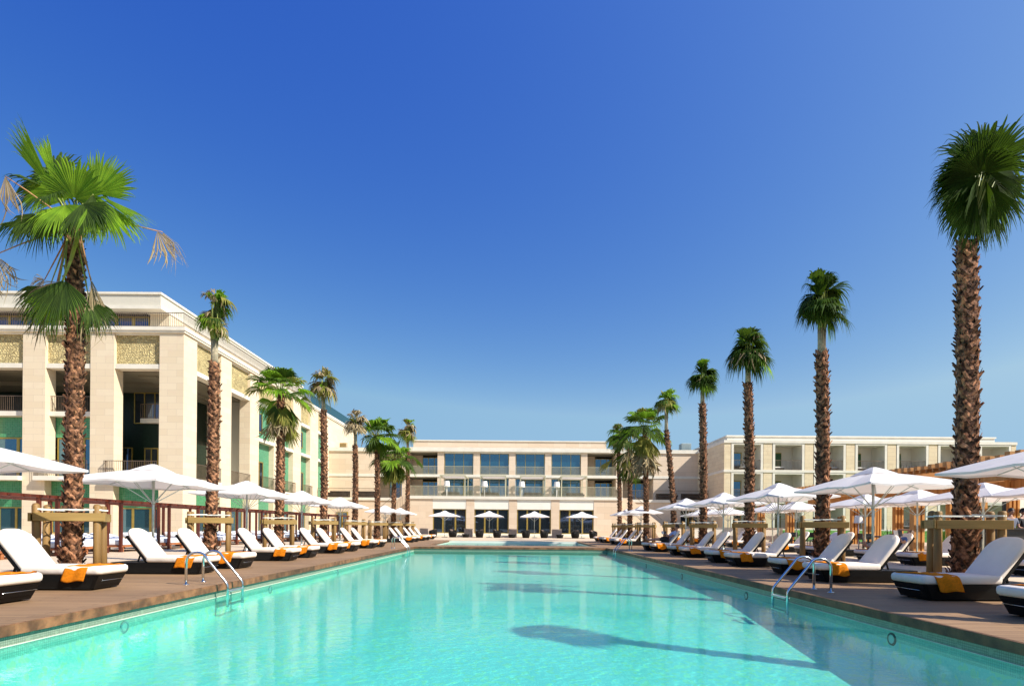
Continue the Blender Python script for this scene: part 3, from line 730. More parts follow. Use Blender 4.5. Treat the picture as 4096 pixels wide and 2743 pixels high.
def tub_chair():
    t=empty('wicker_armchair',(0,0,0),0,'x','armchair','black wicker tub chairs on the terrace')
    m=MB(); n=20
    def ring(z,rx,ry,lo=0):
        v=[]
        for i in range(n):
            a=2*PI*i/n; back=(1+math.cos(a))/2
            zz=z+lo*back
            v.append((rx*math.cos(a)*(-1),ry*math.sin(a),zz))
        return v
    V=ring(.0,.30,.32)+ring(.25,.37,.39)+ring(.42,.39,.41,.05)+ring(.56,.37,.40,.22)+ring(.55,.31,.34,.20)+ring(.36,.29,.31,.0)
    F_=[]
    for k in range(5):
        for i in range(n): F_.append((k*n+(i+1)%n,k*n+i,(k+1)*n+i,(k+1)*n+(i+1)%n))
    F_.append([5*n+i for i in range(n)][::-1]); F_.append(list(range(n)))
    m.add(V,F_,0,True); m.build('shell',wickerB,t)
    m=MB(); m.box(-.24,.26,-.26,.26,.36,.46); m.build('seat_cushion',noisy('brown_cushion',(.11,.075,.06),.1,5,.85),t,bevel=.04,bseg=3)
    m=MB(); m.obox((-.20,-.18,.60),(-.20,.18,.60),.12,.28); m.build('back_cushion',noisy('taupe_cushion',(.16,.11,.09),.1,5,.85),t,bevel=.04,bseg=3)
    return t
def low_table():
    t=empty('wicker_table',(0,0,0),0,'x','low table','black wicker tables on the terrace')
    m=MB(); m.tube([(0,0,.0),(0,0,.30)],[.27,.35],n=24); m.build('drum',wickerB,t)
    m=MB(); m.tube([(0,0,.302),(0,0,.33)],.37,n=24); m.build('table_top',blackm,t)
    return t
def floor_lamp(h=1.6, s=1.0):
    t=empty('floor_lamp',(0,0,0),0,'x','floor lamp','white floor lamps')
    m=MB(); m.tube([(0,0,0),(0,0,.03)],.15*s,n=20); m.build('base',lampw,t)
    m=MB(); m.tube([(0,0,.03),(0,0,h-.3*s)],.028*s,n=10); m.build('stem',lampw,t)
    m=MB(); m.tube([(0,0,h-.45*s),(0,0,h)],[.25*s,.19*s],n=24,cap=False); m.tube([(0,0,h-.02),(0,0,h-.01)],.185*s,n=24); m.build('lamp_shade',lampw,t)
    return t
def bistro_chair():
    t=empty('black_dining_chair',(0,0,0),0,'x','chair','black dining chairs under the pergola')
    m=MB(); m.box(-.21,.21,-.21,.21,.42,.455); m.build('seat',blackm,t,bevel=.01)
    m=MB(); m.obox((-.20,0,.60),(-.24,0,.84),.40,.02,up=(1,0,0)); m.build('backrest',wickerB,t)
    for x,y in ((-.19,-.19),(.19,-.19),(.19,.19),(-.19,.19)):
        m=MB(); m.tube([(x*1.1,y*1.1,0),(x,y,.43)]+([(x-.05,y,.84)] if x<0 else []),.014,n=6); m.build('leg',blackm,t)
    return t
def dining_table():
    t=empty('black_dining_table',(0,0,0),0,'x','table','black dining tables under the pergola')
    m=MB(); m.box(-.42,.42,-.42,.42,.70,.735); m.build('table_top',blackm,t,bevel=.008)
    for x in (-.36,.36):
        for y in (-.36,.36):
            m=MB(); m.box(x-.02,x+.02,y-.02,y+.02,0,.70); m.build('leg',blackm,t)
    return t
def yucca_plant(rng,h=.7,n=34):
    mb=MB()
    for i in range(n):
        a=rng.uniform(0,2*PI); el=R(rng.uniform(15,85)); L=h*rng.uniform(.7,1.05); w=.022
        d=Vector((math.cos(a)*math.cos(el),math.sin(a)*math.cos(el),math.sin(el))); s=Vector((-math.sin(a),math.cos(a),0))
        p=[Vector((0,0,.05))+d*L*k+Vector((0,0,-.25*L*k*k*math.cos(el))) for k in (0,.33,.66,1)]
        ww=[w*.7,w,w*.7,.001]
        V=[]
        for q,wd in zip(p,ww): V+=[q-s*wd,q+s*wd]
        mb.add(V,[(0,1,3,2),(2,3,5,4),(4,5,7,6)])
    return mb
# ------------------------------------------------------------------ buildings
def rail_mb(a, b, z, h=1.0, sp=.12, bw=.018, mb=None, top=.04):
    m=mb or MB(); a=Vector((a[0],a[1],0)); b=Vector((b[0],b[1],0)); L=(b-a).length; n=max(2,int(L/sp)); d=(b-a)/n
    m.obox(a+Vector((0,0,z+h)),b+Vector((0,0,z+h)),.05,top)
    m.obox(a+Vector((0,0,z+.08)),b+Vector((0,0,z+.08)),.02,.025)
    for i in range(n+1):
        p=a+d*i; m.box(p.x-bw/2,p.x+bw/2,p.y-bw/2,p.y+bw/2,z+.02,z+h)
    return m
def window(root, name, plane, p0, p1, q, z0, z1, nm=2, fr=.07, g=None, frame=gold, depth=.08, door=None, face=-1):
    """window on a wall. plane 'y': spans x p0..p1 at y=q facing -y; plane 'x': spans y p0..p1 at x=q facing +x"""
    m=MB()
    def bx(u0,u1,w0,w1,za,zb):
        if plane=='y': m.box(u0,u1,q+w0,q+w1,za,zb)
        else: m.box(q-w1,q-w0,u0,u1,za,zb)
    bx(p0,p1,0,depth,z0,z0+fr); bx(p0,p1,0,depth,z1-fr,z1); bx(p0,p0+fr,0,depth,z0+fr,z1-fr); bx(p1-fr,p1,0,depth,z0+fr,z1-fr)
    for i in range(1,nm+1):
        c=p0+(p1-p0)*i/(nm+1); 
        if door: c=door[i-1]*(p1-p0)+p0
        wdt=fr*.5 if not door else fr*1.1
        bx(c-wdt/1.0,c+wdt/1.0,.004,depth-.004,z0+fr,z1-fr)
    o=m.build(name,frame,root,world=True)
    m=MB()
    if plane=='y': m.box(p0+.01,p1-.01,q+depth*.45,q+depth*.55,z0+.01,z1-.01)
    else: m.box(q-depth*.55,q-depth*.45,p0+.01,p1-.01,z0+.01,z1-.01)
    c=m.build('pane',g or glass,None)
    # pane is a sub-part of its window
    c.parent=o
    L=root.location
    for v in c.data.vertices: v.co-=L
    return o
def part(root,name,mat,*boxes):
    m=MB()
    for b in boxes: m.box(*b)
    return m.build(name,mat,root,world=True)

# ---- big hotel wing on the left
XL=-21.4; YL=37.0
LBr=empty('hotel_wing',(-26,45,0),0,'cream limestone hotel wing with tall columns and carved yellow panels, left of the pool','building')
cols=[(-22.96,XL),(-27.4,-25.87),(-31.75,-30.3),(-36.1,-34.6),(-40.5,-39),(-44.85,-43.4),(-49.2,-47.75),(-53.55,-52.1),(-57.9,-56.45)]
f1,f2,f3,ft=4.05,8.3,11.0,13.3
part(LBr,'column',stone,(-22.96,XL,YL,YL+1.56,0,ft))
for a,b in cols[1:]: part(LBr,'column',stone,(a,b,YL,YL+.85,0,ft))
side=[(41.7,43.25),(46.3,47.9),(50.9,52.5),(55.3,57.3),(59.9,62.3)]
for a,b in side: part(LBr,'column',stone,(XL-.85,XL,a,b,0,ft))
part(LBr,'end_wall',stone,(XL-.85,XL,64.9,76,0,ft))
# terrace slab and coping
part(LBr,'terrace_slab',smooth,(-60,XL+.10,YL-.10,76,ft,ft+.13),(-60,XL+.16,YL-.16,76.05,ft+.13,ft+.36))
# carved panels, beams and soffit
fb_=[(-60,-57.9)]+[(cols[i+1][1],cols[i][0]) for i in range(len(cols)-1)]
sb_=[(38.56,41.7),(43.25,46.3),(47.9,50.9),(52.5,55.3),(57.3,59.9),(62.3,64.9)]
for a,b in fb_[1:]:
    part(LBr,'carved_panel',relief,(a,b,YL+.22,YL+.4,f3+.30,ft-.12))
    part(LBr,'beam',smooth,(a,b,YL+.05,YL+.7,f3,f3+.298)); part(LBr,'beam',smooth,(a,b,YL+.10,YL+.5,ft-.12,ft))
for i,(a,b) in enumerate(sb_):
    part(LBr,'carved_panel',relief,(XL-.4,XL-.22,a,b,f3+.30,ft-.12))
    part(LBr,'beam',smooth,(XL-.7,XL-.05,a,b,f3,f3+.298)); part(LBr,'beam',smooth,(XL-.5,XL-.10,a,b,ft-.12,ft))
# coffered loggia ceiling
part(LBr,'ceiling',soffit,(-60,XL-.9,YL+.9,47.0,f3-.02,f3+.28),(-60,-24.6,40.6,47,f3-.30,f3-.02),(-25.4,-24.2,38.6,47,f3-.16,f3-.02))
# dark back walls of the loggia
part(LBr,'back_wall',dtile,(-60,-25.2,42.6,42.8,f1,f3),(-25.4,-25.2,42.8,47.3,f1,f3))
part(LBr,'inner_pillar',stone,(-25.3,-24.7,41.9,42.5,f1,f3-.3)); part(LBr,'inner_pillar',stone,(-25.3,-24.5,46.9,47.6,f1,f3-.3))
for x in (-29.4,-33.8,-38,-42.4,-46.7,-51,-55.4): window(LBr,'window','y',x-1.1,x+1.1,42.45,f1+.05,f1+2.6,2,g=glassD)
window(LBr,'window','y',-28.2,-25.9,42.45,f2+.1,f2+2.4,2,g=glassD)
# first floor slab + balconies (front)
part(LBr,'floor_slab',smooth,(-60,XL-.6,YL+.5,47.6,f1-.28,f1),)
for k,(a,b) in enumerate(fb_[1:]):
    part(LBr,'balcony_slab',smooth,(a-.55,b+0,YL-.32,YL+.5,f1-.30,f1-.02) if k==0 else (a-.5,b,YL-.32,YL+.5,f1-.30,f1-.02))
    m=rail_mb((a-.45,YL-.25),(b,YL-.25),f1-.02,1.0); rail_mb((a-.45,YL-.25),(a-.45,YL),f1-.02,1.0,mb=m); m.build('railing',bronze,LBr,world=True)
    if k>=1:
        part(LBr,'tiled_panel',gtile,(a,b,YL+.9,YL+1.05,f2-1.65,f2-.35))
        part(LBr,'floor_slab',smooth,(a,b,YL+.35,YL+2.4,f2-.33,f2-.03))
        rail_mb((a,YL+.45),(b,YL+.45),f2-.03,1.0).build('railing',bronze,LBr,world=True)
        window(LBr,'window','y',a+.05,b-.05,YL+.95,f1,f2-1.66,1,fr=.09,door=(.62,))
    else:
        part(LBr,'floor_slab',smooth,(a,-24.4,YL+2.6,YL+5.5,f2-.33,f2-.03))
        rail_mb((a,YL+2.65),(-24.5,YL+2.65),f2-.03,1.0).build('railing',bronze,LBr,world=True)
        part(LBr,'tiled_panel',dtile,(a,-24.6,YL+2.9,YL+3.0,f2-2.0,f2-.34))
        window(LBr,'window','y',a+.1,-24.8,YL+2.9,f1,f2-2.02,1,g=glassD)
    part(LBr,'tiled_panel',gtile,(a,b,YL+.55,YL+.7,2.05,f1-.30))
    part(LBr,'plinth_wall',stone,(a,b,YL+.56,YL+.72,0,.35))
    window(LBr,'window','y',a+.02,b-.02,YL+.58,.35,2.05,2,fr=.07,door=(.3,.7))
# side bays
for k,(a,b) in enumerate(sb_):
    if k<2:
        part(LBr,'floor_slab',smooth,(XL-.7,XL+.12,a,b,f1-.30,f1-.02))
        rail_mb((XL+.05,a),(XL+.05,b),f1-.02,1.0).build('railing',bronze,LBr,world=True)
        part(LBr,'tiled_panel',gtile,(XL-.7,XL-.55,a,b,2.2,f1-.30))
        part(LBr,'plinth_wall',stone,(XL-.72,XL-.56,a,b,0,.3))
        window(LBr,'window','x',a+.02,b-.02,XL-.58,.3,2.2,2,fr=.08)
    elif k<5:
        part(LBr,'tiled_wall',gtile2,(XL-.6,XL-.45,a,b,0,2.2-.0) if False else (XL-.6,XL-.45,a,b,2.2,f3))
        part(LBr,'plinth_wall',stone,(XL-.62,XL-.46,a,b,0,.3))
        window(LBr,'window','x',a+.02,b-.02,XL-.5,.3,2.2,1,fr=.08)
        for z in (f1-.30,f2-.33): part(LBr,'floor_slab',smooth,(XL-.7,XL+.06,a,b,z,z+.28))
        window(LBr,'window','x',a+.25,a+1.7,XL-.36,f1+.05,f1+2.35,1,fr=.08,g=glassD)
        window(LBr,'window','x',a+.35,a+1.5,XL-.36,f2+.55,f2+2.2,0,fr=.08,g=glassD)
        m=rail_mb((XL+.30,a),(XL+.30,b-.1),f1,1.0); rail_mb((XL,b-.1),(XL+.3,b-.1),f1,1.0,mb=m); m.build('railing',bronze,LBr,world=True)
        part(LBr,'balcony_slab',smooth,(XL+.06,XL+.34,a,b-.06,f1-.16,f1))
    else:
        part(LBr,'tiled_wall',gtile2,(XL-.6,XL-.45,a,b,0,f3)); 
        for z in (f1-.30,f2-.33): part(LBr,'floor_slab',smooth,(XL-.7,XL+.0,a,b,z,z+.28))
# top storey, set back
part(LBr,'top_storey_wall',stone,(-24.6,-23.3,YL+1.6,62,ft+.36,15.07),(-60,-24.6,YL+4.5,62,ft+.36,15.07))
for a,b in ((-29.4,-24.75),(-35.4,-31.0),(-41.4,-37),(-47.4,-43),(-53.4,-49),(-59.4,-55)):
    window(LBr,'window','y',a,b,YL+1.75,ft+.4,14.96,3,fr=.08,g=glassD,door=(.27,.52,.77))
    part(LBr,'sun_blind',blackm,(a,b,YL+1.5,YL+1.7,14.96,15.06))
part(LBr,'top_storey_wall',stone,(-31,-29.4,YL+1.7,YL+4.5,ft+.36,15.07),(-37,-35.4,YL+1.7,YL+4.5,ft+.36,15.07),(-43,-41.4,YL+1.7,YL+4.5,ft+.36,15.07),(-49,-47.4,YL+1.7,YL+4.5,ft+.36,15.07),(-55,-53.4,YL+1.7,YL+4.5,ft+.36,15.07))
for y in (40.4,45,49.5,54):
    window(LBr,'window','x',y,y+2.2,-23.2,ft+.4,14.7,2,fr=.08,g=glassD)
ribbed=bricky('ribbed_fascia',(.66,.62,.52),(.64,.60,.50),(.50,.47,.38),.06,3,.008,offset=0,bump=.6)
part(LBr,'roof',ribbed,(-60,-23.36,YL+.72,62.9,15.29,16.04))
part(LBr,'roof_edge',smooth,(-60,-23.25,YL+.60,63,15.07,15.29),(-60,-23.28,YL+.64,63,16.04,16.18))
m=rail_mb((-60,YL+.05),(XL-.05,YL+.05),ft+.36,.95); rail_mb((XL-.05,YL+.05),(XL-.05,60),ft+.36,.95,mb=m); m.build('terrace_railing',bronze,LBr,world=True)
m=MB(); m.box(XL-.07,XL-.05,60.1,76,ft+.36,ft+1.45); m.build('glass_balustrade',bglass,LBr,world=True)
part(LBr,'mass_wall',white,(-60,-25.5,47.6,76,0,ft-.02),(-25.5,XL-.85,47.7,76,0,ft-.02))
# ---- central building
CB=empty('central_building',(0,66,0),0,'three storey limestone building with glazed bays across the far end of the pool','building')
UX=lambda px: xof(px,66)
Z1,Z2,ZC=4.08,6.98,9.55
pil=[(1606,1632),(1748,1774),(1891.5,1917.5),(2034,2060),(2178,2203.5),(2322,2348),(2463,2489)]
xa,xb=UX(1496),UX(2612)
part(CB,'end_wall',stoneC,(XL+.02,xa,66,66.6,0,ZC)); part(CB,'end_wall',stoneC,(xb,20.9,66,66.6,0,ZC))
for a,b in pil: part(CB,'pillar',stoneC,(UX(a),UX(b),66,66.6,Z1,ZC))
part(CB,'cornice',smooth,(XL+.02,20.88,65.85,68,ZC,ZC+.42)); part(CB,'cornice',smooth,(UX(1638),UX(2435),65.75,66,ZC+.05,ZC+.50))
part(CB,'attic',stoneC,(UX(1636),UX(2436),68.4,78,ZC+.3,11.15)); part(CB,'attic_coping',smooth,(UX(1636)-.08,UX(2436)+.08,68.3,78,11.15,11.27))
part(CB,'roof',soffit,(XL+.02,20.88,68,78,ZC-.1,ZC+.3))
part(CB,'floor_slab',smooth,(XL+.02,20.88,65.93,70,Z2-.30,Z2))
openings=[(xa,UX(1606))]+[(UX(pil[i][1]),UX(pil[i+1][0])) for i in range(6)]+[(UX(2489),xb)]
for i,(a,b) in enumerate(openings):
    loggia = i in (0,1,6,7)
    for z0,z1 in ((Z1,Z2-.30),(Z2,ZC)):
        if loggia:
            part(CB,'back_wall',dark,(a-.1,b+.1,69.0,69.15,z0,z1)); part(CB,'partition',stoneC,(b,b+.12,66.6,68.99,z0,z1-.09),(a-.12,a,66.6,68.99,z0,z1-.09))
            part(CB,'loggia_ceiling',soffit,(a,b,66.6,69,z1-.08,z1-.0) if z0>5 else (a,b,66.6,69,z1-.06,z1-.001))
            part(CB,'loggia_wall',stoneC,(a,a+(b-a)*.36,68.6,68.8,z0,z1-.08))
            window(CB,'window','y',a+(b-a)*.36,b,68.5,z0,z1-.35,2,fr=.07,g=glass)
        else:
            window(CB,'window','y',a+.04,b-.04,66.25,z0,z1-.12,2,fr=.055,g=glass)
            part(CB,'lintel',smooth,(a,b,66.02,66.6,z1-.12,z1-.002))
    rail_mb((a,66.08 if not loggia else 66.1),(b,66.08 if not loggia else 66.1),Z2,.95,bw=.03).build('railing',olive,CB,world=True)
# ground floor projecting block with terrace over
gx0,gx1=-10.8,10.75; GY=58.0
GX=lambda px: xof(px,GY)
gp=[(1730,1864),(1896.5,2035),(2067.5,2204),(2237,2374.7)]
part(CB,'terrace_slab',smooth,(gx0-.08,gx1+.08,GY-.12,66,Z1-.30,Z1))
part(CB,'ground_floor_wall',stoneC,(gx0,GX(1730),GY,GY+.6,0,Z1-.3)); part(CB,'ground_floor_wall',stoneC,(GX(2374.7),gx1,GY,GY+.6,0,Z1-.3))
part(CB,'side_wall',stoneC,(gx0,gx0+.5,GY+.6,62,0,Z1-.3)); part(CB,'side_wall',stoneC,(gx1-.5,gx1,GY+.6,62,0,Z1-.3))
for i in range(3): part(CB,'pillar',stoneC,(GX(gp[i][1]),GX(gp[i+1][0]),GY,GY+.6,0,Z1-.3))
for a,b in gp:
    xa_,xb_=GX(a),GX(b)
    part(CB,'blind_box',panelw,(xa_+.01,xb_-.01,GY+.03,GY+.6,2.78,Z1-.301))
    window(CB,'glazed_door','y',xa_+.03,xb_-.03,GY+.18,.34,2.78,2,fr=.07,g=glassD,door=(.30,.68))
    part(CB,'step',smooth,(xa_-.1,xb_+.1,GY-.35,GY+.6,0,.34)); part(CB,'step',smooth,(xa_-.3,xb_+.3,GY-.75,GY-.352,0,.17))
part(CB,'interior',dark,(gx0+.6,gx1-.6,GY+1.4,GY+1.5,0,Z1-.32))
# wings either side at y=62
part(CB,'wing_wall',stoneC,(XL+.02,gx0,62,62.5,0,Z1-.32)); 
dx0,dx1=xof(2722,62),xof(2795,62)
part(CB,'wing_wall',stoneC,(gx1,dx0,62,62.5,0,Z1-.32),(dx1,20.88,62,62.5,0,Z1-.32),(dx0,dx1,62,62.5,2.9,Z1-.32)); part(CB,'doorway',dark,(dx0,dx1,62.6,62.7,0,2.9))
window(CB,'glazed_door','y',dx0+.9,dx1,62.4,.6,2.9,1,g=glassD)
part(CB,'wing_slab',smooth,(XL+.02,gx0-.08,61.9,66,Z1-.32,Z1-.02),(gx1+.08,20.88,61.9,66,Z1-.32,Z1-.02))
window(CB,'glazed_door','y',xof(1346,61.9),xof(1392,61.9),61.88,.15,2.5,1,fr=.12,g=glassD)
rail_mb((gx0,GY+.0),(gx1,GY+.0),Z1,1.0,bw=.03).build('terrace_railing',olive,CB,world=True)
m=rail_mb((XL+.1,62.02),(gx0,62.02),Z1,.98,bw=.022); rail_mb((gx0,62),(gx0,58.1),Z1,.98,bw=.022,mb=m); m.build('terrace_railing',bronze,CB,world=True)
m=rail_mb((gx1,62.02),(20.85,62.02),Z1,.98,bw=.022); rail_mb((gx1,62),(gx1,58.1),Z1,.98,bw=.022,mb=m); m.build('terrace_railing',bronze,CB,world=True)
# side stairs rising beside the block
for s,x0 in ((-1,gx0),(1,gx1)):
    m=MB(); m.prism([(x0+s*.02,0),(x0+s*5.2,0),(x0+s*5.2,.9),(x0+s*1.2,Z1+.05),(x0+s*.02,Z1+.05)] if s>0 else [(x0-.02,0),(x0-.02,Z1+.05),(x0-1.2,Z1+.05),(x0-5.2,.9),(x0-5.2,0)],'y',60.3,60.6); m.build('stair_wall',stoneC,CB,world=True)
    m=MB(); m.obox((x0+s*1.2,60.2,Z1+.7),(x0+s*4.6,60.2,1.9),.04,.04); m.build('handrail',bronze,CB,world=True)
    m=MB()
    for i in range(18): m.box(x0+s*(5.1-i*.215),x0+s*(5.1-(i+1)*.215),60.62,61.9,0,.2+i*.2)
    m.build('stairs',stoneC,CB,world=True)
# rooftop vents
t=empty('roof_vent_box',(xof(1357,72),72,Z1),0,'low stone roof box with bronze louvres behind the big hotel wing','roof vent')
part(t,'housing',stoneC,(xof(1328,70),xof(1388,70),70,73,ZC+.4,11.1)); m=MB()
for i in range(7): m.obox((xof(1333,69.9),69.95,ZC+.62+i*.14),(xof(1382,69.9),69.95,ZC+.62+i*.14),.06,.05)
m.build('louvre',gold,t,world=True)
t=empty('roof_ventilator',(xof(2742,70),70,ZC+.4),0,'grey ribbed ventilator standing on the roof near the right wing','roof vent')
part(t,'plinth',noisy('grey_green_metal',(.16,.20,.17),.1,4,.5),(xof(2692,70),xof(2783,70),70,73,ZC+.3,10.35)); m=MB()
m.box(xof(2726,70.2),xof(2762,70.2),70.3,71.5,10.35,11.4)
for i in range(7): m.box(xof(2724,70.2),xof(2764,70.2),70.25,71.55,10.45+i*.14,10.50+i*.14)
m.build('housing',noisy('pale_metal',(.5,.55,.52),.06,4,.4,metal=.4),t,world=True)
# wide stair at the right of the terrace
g=MB()
for i in range(8): g.box(xof(2606,60),xof(2795,60),57.0+i*.42,61.9,i*.155,(i+1)*.155)
tag(g.build('wide_steps',stoneC),'broad cream steps leading up to the terrace doorway at the far right of the pool','stairs')

# pergolas and terrace furniture on the first floor terrace
def terrace_pergola(x0,x1,label):
    y0,y1=61.4,65.6; zb,zt=Z1,6.52
    t=empty('terrace_pergola',((x0+x1)/2,y0,zb),0,label,'pergola','beige shade pergolas on the first floor terrace')
    for x in (x0+.06,x1-.06):
        for y in (y0+.06,y1-.06): part(t,'post',olive,(x-.05,x+.05,y-.05,y+.05,zb,zt-.13))
    part(t,'beam',olive,(x0,x1,y0,y0+.12,zt-.13,zt)); part(t,'beam',olive,(x0,x1,y1-.12,y1,zt-.13,zt))
    part(t,'beam',olive,(x0,x0+.12,y0+.12,y1-.12,zt-.13,zt)); part(t,'beam',olive,(x1-.12,x1,y0+.12,y1-.12,zt-.13,zt))
    m=MB()
    for i in range(11):
        y=y0+.3+i*.36; m.box(x0+.12,x1-.12,y,y+.24,zt-.06,zt-.03)
    m.build('shade_blades',canvas,t,world=True)
names=['leftmost','second from the left','third from the left','rightmost']
px4=[(1757,1851),(1919,2013),(2079,2172),(2243,2338)]
for i,(a,b) in enumerate(px4):
    terrace_pergola(xof(a,61.4),xof(b,61.4)+.25,'beige metal shade pergola on the first floor terrace, %s of four'%names[i])
def outdoor_sofa(w,label,loc,rz=0,grp='dark sofas on the first floor terrace'):
    t=empty('outdoor_sofa',loc,rz,label,'sofa',grp)
    m=MB(); m.box(-w/2,w/2,-.4,.4,.05,.36); m.build('base',wickerB,t,bevel=.02)
    m=MB(); m.box(-w/2,w/2,.28,.42,.36,.75); m.build('backrest',wickerB,t,bevel=.02)
    for s in (-1,1):
        m=MB(); m.box(s*w/2-.06,s*w/2+.06,-.4,.28,.36,.58); m.build('armrest',wickerB,t,bevel=.02)
    m=MB(); m.box(-w/2+.08,w/2-.08,-.38,.26,.365,.46); m.build('seat_cushion',blackm,t,bevel=.02)
    return t
for i,px in enumerate((1800,1957,2130,2300)):
    outdoor_sofa(1.9,'black wicker sofa under the %s terrace pergola'%names[i].replace(' from the left',' '),(xof(px,63),63.4,Z1))
for i,px in enumerate((1352,1452,2668,2770)):
    outdoor_sofa(2.2,'low dark sofa on the side terrace, %s'%['beside the big hotel wing','left of the pergolas, nearer the loggia','right of the loggia, nearer the middle','beside the right wing'][i],(xof(px,63),63.3,Z1))
fl=floor_lamp(1.75,1.35); fl['group']='tall white floor lamps on the terrace'; fk=kids_of(fl); u=[]
for i,px in enumerate((1786,1937,2086,2226)): place(fl,fk,u,(xof(px,61),61,Z1),0,'tall white floor lamp beside the %s terrace pergola'%names[i])

# ---- right building
XR=20.9; YR=57.6
RB=empty('apartment_wing',(35,60,0),0,'pale limestone wing with three rows of white framed balconies on the right','building')
r2,r1,r0=6.93,4.0,1.05; rt=9.88
RX=lambda px: xof(px,YR)
xe=RX(4062)
part(RB,'end_wall',stoneR,(XR+.003,XR+.6,YR+.9,65.99,0,rt-.28)); part(RB,'end_wall',stoneR,(xe-.6,xe-.003,YR+.9,75,0,rt-.28)); 
part(RB,'mass_wall',white,(XR+.6,xe-.6,YR+2.3,75,0,rt-.28))
part(RB,'cornice',smooth,(XR-.06,xe+.06,YR-.08,75,rt-.28,rt)); part(RB,'attic',smooth,(RX(2935),xe-.5,YR+2,74,rt,10.55)); part(RB,'attic_coping',smooth,(RX(2935)-.1,xe-.4,YR+1.9,74,10.55,10.68))
part(RB,'plinth',smooth,(XR-.02,xe+.02,YR-.06,YR+.6,0,r0))
for z in (r1,r2): part(RB,'floor_band',smooth,(XR-.05,xe+.05,YR-.06,YR+.91,z-.26,z),(XR+.62,xe-.62,YR+.91,YR+2.3,z-.26,z))
part(RB,'floor_band',smooth,(XR-.05,XR+.0,YR+.912,65.98,r2-.26,r2))
p0,pit,wd=2920.5,165.3,132
pills=[(XR,RX(p0))]+[(RX(p0+k*pit+wd),RX(p0+(k+1)*pit)) for k in range(6)]+[(RX(p0+6*pit+wd),xe)]
for a,b in pills: part(RB,'pillar',stoneR,(a,b,YR-.001,YR+.9,r0,rt-.28))
curt=noisy('green_curtain',(.03,.10,.045),.3,8,.8)
for k in range(7):
    a,b=RX(p0+k*pit),RX(p0+k*pit+wd)
    for fl_,(z0,z1) in enumerate(((r0,r1-.26),(r1,r2-.26),(r2,rt-.28))):
        fr=.24
        part(RB,'balcony_frame',smooth,(a+.06,a+fr+.06,YR-.03,YR+.35,z0,z1-.16),(b-fr-.06,b-.06,YR-.03,YR+.35,z0,z1-.16),(a+.06,b-.06,YR-.03,YR+.35,z1-.16,z1-.02))
        part(RB,'balcony_wall',white,(a+.06,a+.2,YR+.352,YR+2.29,z0,z1-.02),(b-.2,b-.06,YR+.352,YR+2.29,z0,z1-.02),(a+.2,b-.2,YR+.352,YR+2.29,z1-.12,z1-.02))
        window(RB,'balcony_door','y',a+.3,a+1.95,YR+2.18,z0,z0+2.0,1,fr=.09,g=(glass if k<2 else glassD),door=(.35,))
        if k>=1: part(RB,'curtain',curt,(a+1.0,a+1.85,YR+2.05,YR+2.10,z0+.05,z0+1.9))
        rail_mb((a+.31,YR+.1),(b-.31,YR+.1),z0,.98,sp=.13,bw=.018).build('railing',bronze,RB,world=True)
# striped balcony daybeds
strp=bricky('striped_cushion',(.6,.58,.5),(.6,.58,.5),(.03,.03,.03),.09,3,.018,offset=0,bump=0)
fln=['ground','first','top']; kn=['first','second','third','fourth','fifth','sixth','seventh']
for k,fl_ in ((0,2),(1,2),(2,2),(3,2),(4,2),(4,0),(2,0)):
    a=RX(p0+k*pit); z=(r0,r1,r2)[fl_]; right=k in (0,2,4)
    t=empty('balcony_daybed',(a+(2.2 if right else .9),YR+1.2,z),0,'striped cushioned daybed on the %s floor balcony, %s bay from the left'%(fln[fl_],kn[k]),'daybed','cushioned daybeds on the right wing balconies')
    m=MB(); m.box(-.75,.75,-.35,.35,.05,.30); m.build('base',blackm,t)
    m=MB(); m.box(-.75,.75,-.36,.36,.30,.42); m.build('mattress',lampw,t,bevel=.03)
    if right:
        m=MB(); m.box(-.7,.7,.05,.2,.42,.72); m.build('cushion_row',strp,t,bevel=.03)
# lower building peeping out at the far right
t=empty('far_annex',(54,70,0),0,'pale low building end showing beyond the right wing','building')
part(t,'wall',smooth,(xe+.7,62,70,80,0,9.6)); part(t,'coping',smooth,(xe+.6,62.2,69.9,80,9.6,9.85)); 
m=MB()
for i in range(4): m.box(xe+1.2+i*1.6,xe+1.6+i*1.6,69.85,69.95,9.1,9.3)
m.build('vent_slot',dark,t,world=True)

# planter blocks against the pillars of the ground floor
greybox=noisy('rose_grey_stone',(.40,.33,.28),.06,6,.8,bump=.3)
for i,(a,b,l) in enumerate(((1681,1714,'left of the first glazed door'),(1858,1891,'between the first and second glazed doors'),(2035,2067,'between the second and third glazed doors'),(2208,2246,'between the third and last glazed doors'))):
    o=MB(); y=56.6; w_=(xof(b,y)-xof(a,y)); o.box(-w_/2,w_/2,-.35,.35,0,.78); o.box(-w_/2-.02,w_/2+.02,-.37,.37,.78,.82)
    q=o.build('stone_planter',greybox); q.location=(xof((a+b)/2,y),y,0); tag(q,'rose grey stone block planter %s'%l,'planter','stone blocks by the ground floor pillars')
